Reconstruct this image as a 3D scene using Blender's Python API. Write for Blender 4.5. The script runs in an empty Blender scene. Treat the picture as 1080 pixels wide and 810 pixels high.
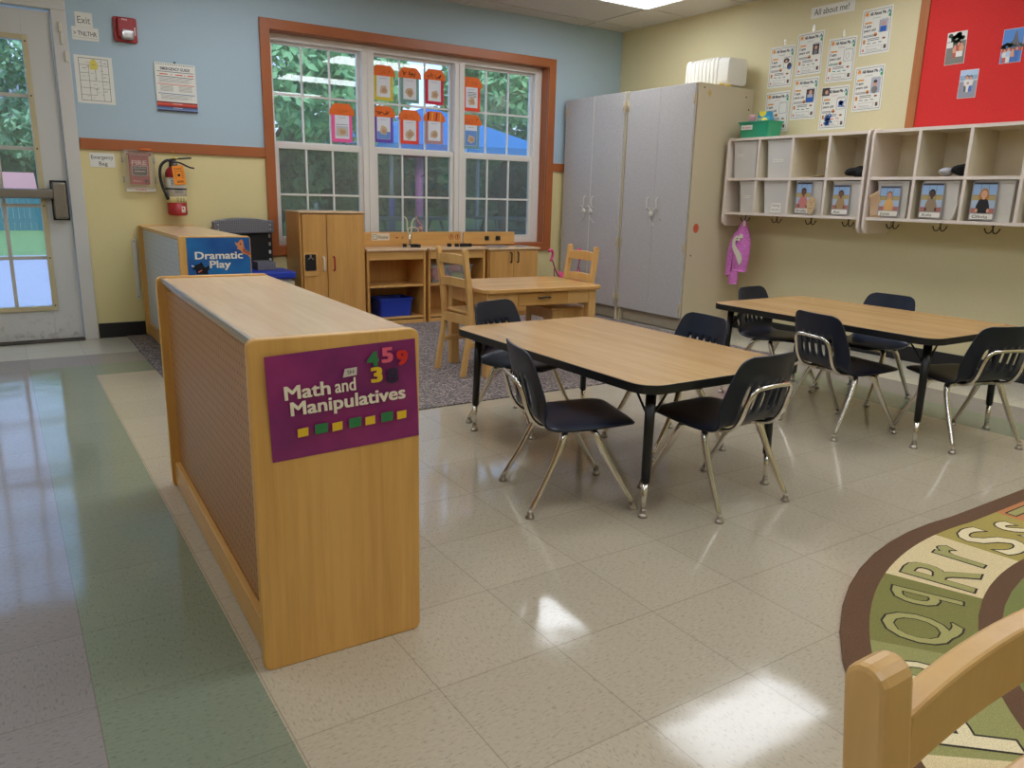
import bpy, math, random
from mathutils import Vector, Matrix

random.seed(7)
PI = math.pi
COL = bpy.context.scene.collection
YB, XR, HC = 4.62, 4.66, 2.506          # back wall, right wall, ceiling height (metres)
XL, YF = -2.6, -3.6                     # left wall, wall behind the camera

# ------------------------------------------------------------------ materials
def lin(c):
    o = []
    for v in c:
        v = v / 255.0
        o.append(v / 12.92 if v <= 0.04045 else ((v + 0.055) / 1.055) ** 2.4)
    return (o[0], o[1], o[2], 1.0)

MATS = {}
def mat(name, rgb, rough=0.5, metal=0.0, spec=0.5, emit=0.0, alpha=1.0, trans=0.0):
    if name in MATS: return MATS[name]
    m = bpy.data.materials.new(name); m.use_nodes = True
    b = m.node_tree.nodes['Principled BSDF']
    b.inputs['Base Color'].default_value = lin(rgb)
    b.inputs['Roughness'].default_value = rough
    b.inputs['Metallic'].default_value = metal
    b.inputs['Specular IOR Level'].default_value = spec
    b.inputs['Alpha'].default_value = alpha
    if trans: b.inputs['Transmission Weight'].default_value = trans
    if emit:
        b.inputs['Emission Color'].default_value = lin(rgb)
        b.inputs['Emission Strength'].default_value = emit
    MATS[name] = m
    return m

class NT:
    def __init__(s, m): s.m = m; s.t = m.node_tree; s.b = s.t.nodes.get('Principled BSDF')
    def n(s, typ, **kw):
        nd = s.t.nodes.new(typ)
        for k, v in kw.items(): setattr(nd, k, v)
        return nd
    def l(s, a, b): s.t.links.new(a, b)
    def math(s, op, a, b=None, c=None):
        nd = s.n('ShaderNodeMath', operation=op)
        for i, v in enumerate((a, b, c)):
            if v is None: continue
            if isinstance(v, (int, float)): nd.inputs[i].default_value = v
            else: s.l(v, nd.inputs[i])
        return nd.outputs[0]
    def mix(s, fac, a, b, blend='MIX'):
        nd = s.n('ShaderNodeMix', data_type='RGBA', blend_type=blend)
        if isinstance(fac, (int, float)): nd.inputs[0].default_value = fac
        else: s.l(fac, nd.inputs[0])
        for i, v in ((6, a), (7, b)):
            if isinstance(v, tuple): nd.inputs[i].default_value = v
            else: s.l(v, nd.inputs[i])
        return nd.outputs[2]
    def ramp(s, fac, stops, interp='LINEAR'):
        nd = s.n('ShaderNodeValToRGB'); r = nd.color_ramp; r.interpolation = interp
        while len(r.elements) < len(stops): r.elements.new(0.5)
        for e, (p, c) in zip(r.elements, stops): e.position = p; e.color = c
        s.l(fac, nd.inputs[0]); return nd.outputs[0]
    def noise(s, vec, scale, detail=2.0, rough=0.5):
        nd = s.n('ShaderNodeTexNoise'); nd.inputs['Scale'].default_value = scale
        nd.inputs['Detail'].default_value = detail; nd.inputs['Roughness'].default_value = rough
        s.l(vec, nd.inputs['Vector']); return nd.outputs['Fac']
    def objco(s): return s.n('ShaderNodeTexCoord').outputs['Object']
    def pos(s): return s.n('ShaderNodeNewGeometry').outputs['Position']
    def scale(s, vec, v):
        nd = s.n('ShaderNodeMapping'); nd.inputs['Scale'].default_value = v
        s.l(vec, nd.inputs['Vector']); return nd.outputs[0]
    def sep(s, vec):
        nd = s.n('ShaderNodeSeparateXYZ'); s.l(vec, nd.inputs[0]); return nd.outputs

def wood(name, light, dark, rough=0.35, stretch=(1, 1, .06), freq=60.0, fine=1.0, spec=0.5):
    """laminate / maple grain: noise stretched along the grain"""
    if name in MATS: return MATS[name]
    m = mat(name, light, rough, spec=spec); t = NT(m)
    co = t.objco()
    s1 = t.scale(co, stretch)
    a = t.noise(s1, freq, 3.0, 0.6)
    b = t.noise(s1, freq * .13, 2.0, 0.5)
    f = t.math('MULTIPLY_ADD', a, .6 * fine, t.math('MULTIPLY', b, .7))
    c = t.ramp(f, [(.38, lin(dark)), (.78, lin(light))])
    t.l(c, t.b.inputs['Base Color'])
    return m

def speckle(name, base, other, rough=.6, scale=250.0, lo=.45, hi=.6, bump=0.0):
    if name in MATS: return MATS[name]
    m = mat(name, base, rough); t = NT(m); co = t.objco()
    f = t.noise(co, scale, 2.0, .6)
    t.l(t.ramp(f, [(lo, lin(base)), (hi, lin(other))]), t.b.inputs['Base Color'])
    if bump:
        bp = t.n('ShaderNodeBump'); bp.inputs['Strength'].default_value = bump; bp.inputs['Distance'].default_value = .004
        t.l(f, bp.inputs['Height']); t.l(bp.outputs[0], t.b.inputs['Normal'])
    return m

def clear(name, tint, opac=.15, gloss=.08, rough=.02):
    """thin clear sheet: mostly see-through, a little colour, a little reflection"""
    if name in MATS: return MATS[name]
    m = bpy.data.materials.new(name); m.use_nodes = True; t = NT(m); nt = m.node_tree
    nt.nodes.remove(t.b); out = nt.nodes['Material Output']
    tr = t.n('ShaderNodeBsdfTransparent'); df = t.n('ShaderNodeBsdfDiffuse'); gl = t.n('ShaderNodeBsdfGlossy')
    df.inputs['Color'].default_value = lin(tint); gl.inputs['Roughness'].default_value = rough
    m1 = t.n('ShaderNodeMixShader'); m1.inputs[0].default_value = opac
    t.l(tr.outputs[0], m1.inputs[1]); t.l(df.outputs[0], m1.inputs[2])
    m2 = t.n('ShaderNodeMixShader'); m2.inputs[0].default_value = gloss
    t.l(m1.outputs[0], m2.inputs[1]); t.l(gl.outputs[0], m2.inputs[2])
    t.l(m2.outputs[0], out.inputs['Surface'])
    MATS[name] = m
    return m

# ------------------------------------------------------------------ mesh builder
class MB:
    def __init__(s): s.v = []; s.f = []; s.mi = []; s.sm = []; s.cur = 0; s.smooth = False
    def mat(s, i, smooth=False): s.cur = i; s.smooth = smooth; return s
    def add(s, vs, fs, M=None):
        b = len(s.v)
        for p in vs:
            p = Vector(p)
            s.v.append(tuple(M @ p) if M is not None else tuple(p))
        for f in fs:
            s.f.append(tuple(b + i for i in f)); s.mi.append(s.cur); s.sm.append(s.smooth)
        return s
    def box(s, x0, x1, y0, y1, z0, z1, M=None):
        vs = [(x0, y0, z0), (x1, y0, z0), (x1, y1, z0), (x0, y1, z0), (x0, y0, z1), (x1, y0, z1), (x1, y1, z1), (x0, y1, z1)]
        fs = [(0, 3, 2, 1), (4, 5, 6, 7), (0, 1, 5, 4), (1, 2, 6, 5), (2, 3, 7, 6), (3, 0, 4, 7)]
        return s.add(vs, fs, M)
    def prism(s, pts, a, b, axis='z', M=None):
        n = len(pts)
        def w(p, h):
            if axis == 'z': return (p[0], p[1], h)
            if axis == 'y': return (p[0], h, p[1])
            return (h, p[0], p[1])
        vs = [w(p, a) for p in pts] + [w(p, b) for p in pts]
        fs = [tuple(range(n))[::-1], tuple(range(n, 2 * n))] + [(i, (i + 1) % n, n + (i + 1) % n, n + i) for i in range(n)]
        return s.add(vs, fs, M)
    def poly(s, pts, z=0.0, M=None):
        return s.add([(p[0], p[1], z) for p in pts], [tuple(range(len(pts)))], M)
    def rect(s, x0, y0, x1, y1, z=0.0): return s.poly([(x0, y0), (x1, y0), (x1, y1), (x0, y1)], z)
    def disc(s, cx, cy, rx, ry=None, z=0.0, n=20):
        ry = rx if ry is None else ry
        return s.poly([(cx + rx * math.cos(2 * PI * i / n), cy + ry * math.sin(2 * PI * i / n)) for i in range(n)], z)
    def line(s, x0, y0, x1, y1, w, z=0.0):
        d = Vector((x1 - x0, y1 - y0)); L = d.length or 1e-6; nx, ny = -d.y / L * w / 2, d.x / L * w / 2
        return s.poly([(x0 - nx, y0 - ny), (x1 - nx, y1 - ny), (x1 + nx, y1 + ny), (x0 + nx, y0 + ny)], z)
    def frame2d(s, x0, y0, x1, y1, w, z=0.0):
        s.line(x0, y0, x1, y0, w, z); s.line(x0, y1, x1, y1, w, z); s.line(x0, y0, x0, y1, w, z); return s.line(x1, y0, x1, y1, w, z)
    def tube(s, pts, r, n=10, closed=False, sx=1.0):
        pts = [Vector(p) for p in pts]; N = len(pts)
        rr = r if isinstance(r, (list, tuple)) else [r] * N
        b = []; prev = None
        for i, p in enumerate(pts):
            if closed: t = (pts[(i + 1) % N] - pts[i - 1])
            else: t = pts[min(i + 1, N - 1)] - pts[max(i - 1, 0)]
            t.normalize()
            if prev is None:
                up = Vector((0, 0, 1)) if abs(t.z) < .9 else Vector((1, 0, 0))
                u = t.cross(up).normalized()
            else:
                u = (prev - t * prev.dot(t)).normalized()
            prev = u; w = t.cross(u)
            b.append([p + (u * math.cos(2 * PI * k / n) * sx + w * math.sin(2 * PI * k / n)) * rr[i] for k in range(n)])
        vs = [q for ring in b for q in ring]; fs = []
        for i in range(N if closed else N - 1):
            j = (i + 1) % N
            for k in range(n): fs.append((i * n + k, i * n + (k + 1) % n, j * n + (k + 1) % n, j * n + k))
        if not closed: fs += [tuple(range(n))[::-1], tuple(range((N - 1) * n, N * n))]
        return s.add(vs, fs)
    def bar(s, pts, w, d, side=(1, 0, 0)):
        """square-section bar along pts; w along side vector, d across"""
        pts = [Vector(p) for p in pts]; N = len(pts); vs = []; fs = []
        for i, p in enumerate(pts):
            t = (pts[min(i + 1, N - 1)] - pts[max(i - 1, 0)]).normalized(); u = Vector(side); u = (u - t * u.dot(t)).normalized(); q = t.cross(u)
            for a, c in ((-1, -1), (1, -1), (1, 1), (-1, 1)): vs.append(p + u * a * w / 2 + q * c * d / 2)
        for i in range(N - 1):
            for k in range(4): fs.append((i * 4 + k, i * 4 + (k + 1) % 4, i * 4 + 4 + (k + 1) % 4, i * 4 + 4 + k))
        fs += [(3, 2, 1, 0), tuple(range((N - 1) * 4, N * 4))]
        return s.add(vs, fs)
    def lathe(s, prof, c=(0, 0, 0), n=20, axis='z', M=None):
        vs = []; fs = []
        for r, h in prof:
            for k in range(n):
                a = 2 * PI * k / n; x, y = r * math.cos(a), r * math.sin(a)
                p = (x, y, h) if axis == 'z' else ((x, h, y) if axis == 'y' else (h, x, y))
                vs.append((p[0] + c[0], p[1] + c[1], p[2] + c[2]))
        for i in range(len(prof) - 1):
            for k in range(n): fs.append((i * n + k, i * n + (k + 1) % n, (i + 1) * n + (k + 1) % n, (i + 1) * n + k))
        fs += [tuple(range(n))[::-1], tuple(range((len(prof) - 1) * n, len(prof) * n))]
        return s.add(vs, fs, M)
    def ell(s, c, r, nu=16, nv=10):
        prof = [(max(1e-4, math.sin(PI * i / nv)), -math.cos(PI * i / nv)) for i in range(nv + 1)]
        b = len(s.v); s.lathe(prof, (0, 0, 0), nu)
        for i in range(b, len(s.v)):
            p = s.v[i]; s.v[i] = (c[0] + p[0] * r[0], c[1] + p[1] * r[1], c[2] + p[2] * r[2])
        return s
    def grid(s, P, keep=None):
        """P[i][j] -> point; keep(i,j) says whether the cell is there"""
        ni, nj = len(P), len(P[0]); vs = [p for row in P for p in row]; fs = []
        for i in range(ni - 1):
            for j in range(nj - 1):
                if keep is None or keep(i, j): fs.append((i * nj + j, i * nj + j + 1, (i + 1) * nj + j + 1, (i + 1) * nj + j))
        return s.add(vs, fs)
    def text(s, body, x, y, w=None, h=None, z=0.0005, bold=0.0, align='LEFT', rot=0.0, fat=0.0):
        """flat lettering; h = cap height, w = total width (stretches to fit); x, y = lower left of the capitals"""
        vs, fs, x0, x1, ch = text_geo(body, bold)
        k = h / ch; kx = (w / (x1 - x0)) if w else k
        ox = {'LEFT': 0, 'CENTER': -.5 * (x1 - x0), 'RIGHT': -(x1 - x0)}[align]
        M = Matrix.Translation((x, y, z)) @ Matrix.Rotation(rot, 4, 'Z')
        d = fat * h; steps = [(0, 0)] if not fat else [(-d, -d * .6), (d, -d * .6), (-d, d * .6), (d, d * .6), (0, 0)]
        for i, (a, b) in enumerate(steps): s.add([((p[0] - x0 + ox) * kx + a, p[1] * k + b, i * .0001) for p in vs], fs, M)
        return s

_TG = {}
def text_geo(body, bold=0.0):
    key = (body, bold)
    if key in _TG: return _TG[key]
    def ev(b):
        cu = bpy.data.curves.new('lettering', 'FONT'); cu.body = b; cu.size = 1.0; cu.offset = bold; cu.resolution_u = 3; cu.fill_mode = 'FRONT'
        ob = bpy.data.objects.new('lettering', cu)
        me = bpy.data.meshes.new_from_object(ob)
        vs = [tuple(v.co) for v in me.vertices]; fs = [tuple(p.vertices) for p in me.polygons]
        bpy.data.meshes.remove(me); bpy.data.objects.remove(ob); bpy.data.curves.remove(cu)
        return vs, fs
    if 'H' not in _TG:
        hv, _ = ev('H') if bold == 0 else ev('H'); _TG['H'] = max(p[1] for p in hv)
    vs, fs = ev(body)
    _TG[key] = (vs, fs, min(p[0] for p in vs), max(p[0] for p in vs), _TG['H'])
    return _TG[key]

OFF = {}
def tag(o, label=None, cat=None, group=None, kind=None):
    if label: o['label'] = label
    if cat: o['category'] = cat
    if group: o['group'] = group
    if kind: o['kind'] = kind
    return o

def build(name, mb, mats, parent=None, loc=None, bevel=0.0, seg=2, rotz=0.0, matrix=None, solid=0.0, subsurf=0, ang=35):
    """ONE mesh object from a builder. World-authored builders are moved to the origin given by loc (or the parent's)."""
    me = bpy.data.meshes.new(name)
    off = Vector((0, 0, 0))
    if parent is not None: off = OFF.get(parent.name, off)
    elif matrix is None:
        if loc is None:
            xs = [p[0] for p in mb.v]; ys = [p[1] for p in mb.v]; zs = [p[2] for p in mb.v]
            loc = ((min(xs) + max(xs)) / 2, (min(ys) + max(ys)) / 2, min(zs)); off = Vector(loc)
        else: off = Vector((0, 0, 0))
    me.from_pydata([(p[0] - off.x, p[1] - off.y, p[2] - off.z) for p in mb.v], [], mb.f)
    if not isinstance(mats, (list, tuple)): mats = [mats]
    for m in mats: me.materials.append(m)
    me.polygons.foreach_set('material_index', mb.mi); me.polygons.foreach_set('use_smooth', mb.sm)
    me.update()
    o = bpy.data.objects.new(name, me); COL.objects.link(o)
    if parent is not None: o.parent = parent; OFF[o.name] = off
    elif matrix is not None: o.matrix_world = matrix
    else: o.location = loc; o.rotation_euler = (0, 0, rotz); OFF[o.name] = off
    if subsurf:
        md = o.modifiers.new('sub', 'SUBSURF'); md.levels = subsurf; md.render_levels = subsurf
    if solid:
        md = o.modifiers.new('solid', 'SOLIDIFY'); md.thickness = solid; md.offset = 0
    if bevel:
        md = o.modifiers.new('bevel', 'BEVEL'); md.width = bevel; md.segments = seg; md.limit_method = 'ANGLE'; md.angle_limit = math.radians(ang)
        md.harden_normals = False
    return o

def thing(name, label, cat, loc=(0, 0, 0), rotz=0.0, group=None, world=True, matrix=None, kind=None):
    o = bpy.data.objects.new(name, None); COL.objects.link(o); o.empty_display_size = .05
    if matrix is not None: o.matrix_world = matrix
    else: o.location = loc; o.rotation_euler = (0, 0, rotz)
    OFF[o.name] = Vector(loc) if (world and matrix is None) else Vector((0, 0, 0))
    return tag(o, label, cat, group, kind)

def struct(name, mb, mats, parent=None, bevel=0.0, **k):
    o = build(name, mb, mats, parent, bevel=bevel, **k)
    if parent is None: o['kind'] = 'structure'
    return o

def copy_tree(o, parent=None):
    kids = [c for c in bpy.data.objects if c.parent == o]
    c = o.copy(); COL.objects.link(c)
    if parent is not None: c.parent = parent
    for k in kids: copy_tree(k, c)
    return c

def BW(x, z, y=YB - .002, rot=0.0):      # frame on the back wall: x right, y up, z into the room
    M = Matrix(((1, 0, 0, x), (0, 0, -1, y), (0, 1, 0, z), (0, 0, 0, 1)))
    return M @ Matrix.Rotation(rot, 4, 'Z')
def RW(y, z, x=XR - .002, rot=0.0):      # frame on the right wall
    M = Matrix(((0, 0, -1, x), (-1, 0, 0, y), (0, 1, 0, z), (0, 0, 0, 1)))
    return M @ Matrix.Rotation(rot, 4, 'Z')

def rrect(w, h, r, n=5, cx=0.0, cy=0.0):
    p = []
    for sx, sy, a0 in ((1, -1, -PI / 2), (1, 1, 0), (-1, 1, PI / 2), (-1, -1, PI)):
        for i in range(n + 1):
            a = a0 + PI / 2 * i / n
            p.append((cx + sx * (w / 2 - r) + r * math.cos(a), cy + sy * (h / 2 - r) + r * math.sin(a)))
    return p

def bez(pts, n=6):
    """smooth path through control points (Catmull-Rom)"""
    P = [Vector(p) for p in pts]; P = [P[0] * 2 - P[1]] + P + [P[-1] * 2 - P[-2]]; o = []
    for i in range(1, len(P) - 2):
        a, b, c, d = P[i - 1], P[i], P[i + 1], P[i + 2]
        for k in range(n):
            t = k / n
            o.append(.5 * ((2 * b) + (c - a) * t + (2 * a - 5 * b + 4 * c - d) * t * t + (3 * b - a - 3 * c + d) * t ** 3))
    o.append(P[-2]); return o

# ------------------------------------------------------------------ palette
M_white = mat('white paint', (222, 220, 214), .45)
M_paper = mat('paper', (232, 229, 220), .8, spec=.2)
M_ink = mat('black ink', (40, 40, 44), .8, spec=.1)
M_grayink = mat('pale pencil', (120, 118, 115), .8, spec=.1)
M_black = mat('black plastic', (18, 18, 20), .45)
M_navy = mat('navy plastic', (21, 29, 47), .36)
M_chrome = mat('chrome', (226, 221, 212), .2, metal=1.0)
M_glide = mat('steel glide', (190, 182, 172), .28, metal=1.0)
M_blkmetal = mat('black enamel', (17, 17, 18), .35)
M_oak = wood('oak laminate', (222, 172, 96), (198, 146, 74), .38, (1, 1, .05), 70)
M_oaky = wood('oak laminate along y', (214, 164, 92), (188, 136, 70), .38, (1, .05, 1), 70)
M_mapletop = wood('maple worktop', (222, 190, 152), (210, 175, 136), .26, (1, .07, 1), 50)
M_maplex = wood('maple along x', (216, 166, 96), (192, 140, 74), .35, (.06, 1, 1), 45)
M_maplez = wood('maple upright', (212, 160, 90), (188, 134, 68), .35, (1, 1, .07), 45)
M_chairwood = wood('varnished beech', (220, 176, 112), (202, 152, 86), .28, (1, 1, .08), 40)
M_tabletop = wood('oak tabletop', (206, 166, 112), (182, 140, 88), .26, (1, .05, 1), 75)
M_trimwood = wood('cherry trim', (176, 100, 52), (150, 80, 40), .35, (.08, .08, .08), 20)
M_red = mat('signal red', (164, 36, 38), .4)
M_orange = mat('orange card', (238, 112, 36), .7)
M_yellow = mat('yellow', (228, 196, 60), .6)
M_blue = mat('bin blue', (30, 58, 168), .4)
M_green = mat('green', (50, 130, 74), .6)
M_pink = mat('pink', (226, 84, 138), .5)
M_cream = wood('cream laminate', (224, 212, 188), (214, 200, 174), .45, (1, 1, 1), 8)
M_trimpink = mat('cream edge band', (226, 212, 200), .4)
M_grayplastic = clear('frosted bin plastic', (220, 215, 208), .93, .05, .25)

# ------------------------------------------------------------------ floor, carpet
def make_floor():
    m = mat('vinyl tile', (205, 190, 165), .12); t = NT(m); p = t.pos(); xyz = t.sep(p)
    X = t.math('DIVIDE', xyz[0], .3048); Y = t.math('DIVIDE', xyz[1], .3048)
    d = t.math('MAXIMUM', t.math('MULTIPLY', X, -1.0), t.math('MAXIMUM', t.math('SUBTRACT', Y, 11.22), t.math('SUBTRACT', X, 11.15)))
    ring = t.ramp(t.math('DIVIDE', d, 4.0), [(0.0, lin((186, 173, 151))), (0.002, lin((134, 142, 122))), (.25, lin((148, 140, 138))), (.51, lin((206, 198, 180)))], 'CONSTANT')
    cell = t.n('ShaderNodeCombineXYZ'); t.l(t.math('FLOOR', X), cell.inputs[0]); t.l(t.math('FLOOR', Y), cell.inputs[1])
    wn = t.n('ShaderNodeTexWhiteNoise', noise_dimensions='3D'); t.l(cell.outputs[0], wn.inputs['Vector'])
    tone = t.math('MULTIPLY_ADD', wn.outputs['Value'], .07, .965)
    # chips: short flecks, direction turned from tile to tile
    sw = t.math('GREATER_THAN', wn.outputs['Value'], .5)
    co1 = t.scale(p, (70, 190, 70)); co2 = t.scale(p, (190, 70, 70))
    f1 = t.noise(co1, 1.0, 2.0, .6); f2 = t.noise(co2, 1.0, 2.0, .6)
    fm = t.n('ShaderNodeMix', data_type='FLOAT'); t.l(sw, fm.inputs[0]); t.l(f1, fm.inputs[2]); t.l(f2, fm.inputs[3])
    fleck = t.ramp(fm.outputs[0], [(.30, (.72, .72, .72, 1)), (.44, (1, 1, 1, 1)), (.60, (1, 1, 1, 1)), (.70, (1.12, 1.12, 1.12, 1))])
    c = t.mix(1.0, ring, fleck, 'MULTIPLY')
    tn = t.n('ShaderNodeCombineColor'); [t.l(tone, tn.inputs[i]) for i in range(3)]
    c = t.mix(1.0, c, tn.outputs[0], 'MULTIPLY')
    def joint(v):
        fr = t.math('FRACT', v); e = t.math('MINIMUM', fr, t.math('SUBTRACT', 1.0, fr)); return t.math('LESS_THAN', e, .0042)
    j = t.math('MAXIMUM', joint(X), joint(Y))
    c = t.mix(t.math('MULTIPLY', j, .45), c, lin((110, 98, 84)))
    t.l(c, t.b.inputs['Base Color'])
    wob = t.noise(p, 5.0, 2.0, .5); bp = t.n('ShaderNodeBump'); bp.inputs['Strength'].default_value = .05; bp.inputs['Distance'].default_value = .02
    t.l(wob, bp.inputs['Height']); t.l(bp.outputs[0], t.b.inputs['Normal'])
    scuff = t.noise(p, 9.0, 3.0, .7)
    t.l(t.math('MULTIPLY_ADD', scuff, .08, .05), t.b.inputs['Roughness'])
    mb = MB(); mb.box(XL, XR, YF, YB, -.08, 0)
    struct('floor', mb, m)
make_floor()

M_carpet = speckle('speckled carpet', (80, 76, 80), (176, 158, 148), .95, 100.0, .42, .64, .4)
mb = MB(); mb.box(.30, 4.0, 1.96, YB - .012, .0003, .006)
tag(build('carpet', mb, M_carpet), 'grey speckled carpet laid under the play kitchen and shelves', 'carpet')

# ------------------------------------------------------------------ walls, ceiling
def make_walls():
    m = mat('two tone wall paint', (200, 190, 150), .6); t = NT(m); z = t.sep(t.pos())[2]
    nz = t.noise(t.pos(), 60.0, 2.0, .5)
    hi = t.mix(nz, lin((170, 190, 202)), lin((174, 194, 205))); lo = t.mix(nz, lin((222, 206, 150)), lin((226, 210, 154)))
    t.l(t.mix(t.math('GREATER_THAN', z, 1.28), lo, hi), t.b.inputs['Base Color'])
    T = .2; a = MB()                           # back wall in panels round the door and window openings
    dx0, dx1, dz = -.90, .055, 2.06
    wx0, wx1, wz0, wz1 = 1.385, 3.83, .60, 2.125
    a.box(XL, dx0, YB, YB + T, 0, HC).box(dx0, dx1, YB, YB + T, dz, HC).box(dx1, wx0, YB, YB + T, 0, HC)
    a.box(wx0, wx1, YB, YB + T, 0, wz0).box(wx0, wx1, YB, YB + T, wz1, HC).box(wx1, XR + .2, YB, YB + T, 0, HC)
    struct('wall_back', a, m)
    m2 = mat('cream wall paint', (214, 202, 160), .6); t = NT(m2)
    nz = t.noise(t.pos(), 60.0, 2.0, .5)
    t.l(t.mix(nz, lin((214, 202, 160)), lin((219, 207, 165))), t.b.inputs['Base Color'])
    struct('wall_right', MB().box(XR, XR + .2, YF - .2, YB, 0, HC), m2)
    struct('wall_left', MB().box(XL - .2, XL, YF, YB + T, 0, HC), m)
    struct('wall_front', MB().box(XL - .2, XR, YF - .2, YF, 0, HC), m2)
    # ceiling: lay-in tiles on a grid of 1.2 x 0.6 m
    c = mat('ceiling tile', (206, 200, 194), .9, spec=.1); t = NT(c); p = t.pos(); xyz = t.sep(p)
    gx = t.math('FRACT', t.math('DIVIDE', t.math('SUBTRACT', xyz[0], 4.2), 1.22)); gy = t.math('FRACT', t.math('DIVIDE', t.math('SUBTRACT', xyz[1], 3.8), .61))
    pit = t.noise(p, 160.0, 2.0, .6)
    col = t.ramp(pit, [(.36, lin((182, 176, 170))), (.5, lin((210, 204, 198)))])
    t.l(col, t.b.inputs['Base Color'])
    struct('ceiling', MB().box(XL - .2, XR + .2, YF - .2, YB + T, HC, HC + .12), c)
    g = MB()
    for k in range(-7, 2):
        x = 4.2 + 1.22 * k
        if XL < x < XR: g.box(x - .012, x + .012, YF, YB, HC - .006, HC)
    for k in range(-13, 3):
        y = 3.8 + .61 * k
        if YF < y < YB: g.box(XL, XR, y - .012, y + .012, HC - .0065, HC)
    struct('trim_5', g, mat('ceiling grid', (200, 194, 186), .5))
    mb = MB(); bm = mat('black baseboard', (26, 26, 30), .45)
    mb.box(.135, 1.9, YB - .008, YB, 0, .10).box(3.6, XR, YB - .008, YB, 0, .10)
    struct('baseboard_back', mb, bm)
    struct('baseboard_right', MB().box(XR - .008, XR, YF, 3.03, 0, .10), bm)
    struct('baseboard_left', MB().box(XL, XL + .008, YF, YB, 0, .10), bm)
    struct('trim_1', MB().box(.135, 1.318, YB - .018, YB, 1.243, 1.312), M_trimwood, bevel=.003)   # chair rail
    struct('trim_2', MB().box(3.905, XR, YB - .018, YB, 1.243, 1.312), M_trimwood, bevel=.003)
make_walls()

# ------------------------------------------------------------------ window
M_glass = clear('window glass', (206, 224, 232), .07, .07, .01)  # pale diffuse share in the panes paints a haze over the outdoor view
M_screen = clear('insect screen', (34, 36, 36), .45, .0, .3)
M_vinyl = mat('white vinyl frame', (226, 220, 212), .4)
def make_window():
    w = thing('window_1', None, None, (2.6, YB, .55), kind='structure')
    a = MB()                                   # wooden casing and reveal
    a.box(1.318, 1.388, YB - .022, YB, .535, 2.19).box(3.83, 3.903, YB - .022, YB, .535, 2.19)
    a.box(1.388, 3.83, YB - .022, YB, 2.12, 2.19).box(1.388, 3.83, YB - .022, YB, .535, .605)
    a.box(1.385, 1.392, YB, YB + .1, .60, 2.125).box(3.824, 3.83, YB, YB + .1, .60, 2.125)
    a.box(1.392, 3.824, YB, YB + .1, 2.117, 2.125).box(1.392, 3.824, YB, YB + .1, .60, .608)
    build('window_casing', a, M_trimwood, w, bevel=.002)
    y0, y1 = YB + .085, YB + .17
    f = MB()
    f.box(1.392, 1.42, y0, y1, .645, 2.07).box(3.75, 3.824, y0, y1, .645, 2.07)
    f.box(1.392, 3.824, y0, y1, 2.07, 2.117).box(1.392, 3.824, y0, y1, .608, .645)
    f.box(2.115, 2.215, y0 - .012, y1 - .01, .645, 2.07).box(2.935, 3.03, y0 - .012, y1 - .01, .645, 2.07)
    f.box(2.158, 2.172, y0 - .02, y0 - .012, .645, 2.07).box(2.975, 2.989, y0 - .02, y0 - .012, .645, 2.07)
    build('window_frame', f, M_vinyl, w, bevel=.003)
    for x0, x1 in ((1.42, 2.115), (2.215, 2.935), (3.03, 3.75)):
        for up in (0, 1):
            z0, z1 = (1.345, 2.07) if up else (.645, 1.365)
            yy = y0 + (.055 if up else .022); s = MB(); b = .022 if up else .03
            s.box(x0, x0 + b, yy - .015, yy + .015, z0, z1).box(x1 - b, x1, yy - .015, yy + .015, z0, z1)
            s.box(x0 + b, x1 - b, yy - .015, yy + .015, z1 - (.02 if up else .045), z1).box(x0 + b, x1 - b, yy - .015, yy + .015, z0, z0 + .028)
            for k in (1, 2):
                xm = x0 + b + (x1 - x0 - 2 * b) * k / 3; s.box(xm - .007, xm + .007, yy - .008, yy + .008, z0 + .028, z1 - (.02 if up else .045))
            zm = (z0 + z1) / 2 + (0 if up else -.02); s.box(x0 + b, x1 - b, yy - .0072, yy + .0072, zm - .008, zm + .008)
            sh = build('window_sash', s, M_vinyl, w, bevel=.002)
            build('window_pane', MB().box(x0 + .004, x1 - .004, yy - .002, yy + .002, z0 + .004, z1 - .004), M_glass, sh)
            if not up:
                build('insect_screen', MB().box(x0, x1, y1 - .004, y1 - .003, z0, z1), M_screen, sh)
make_window()

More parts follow.
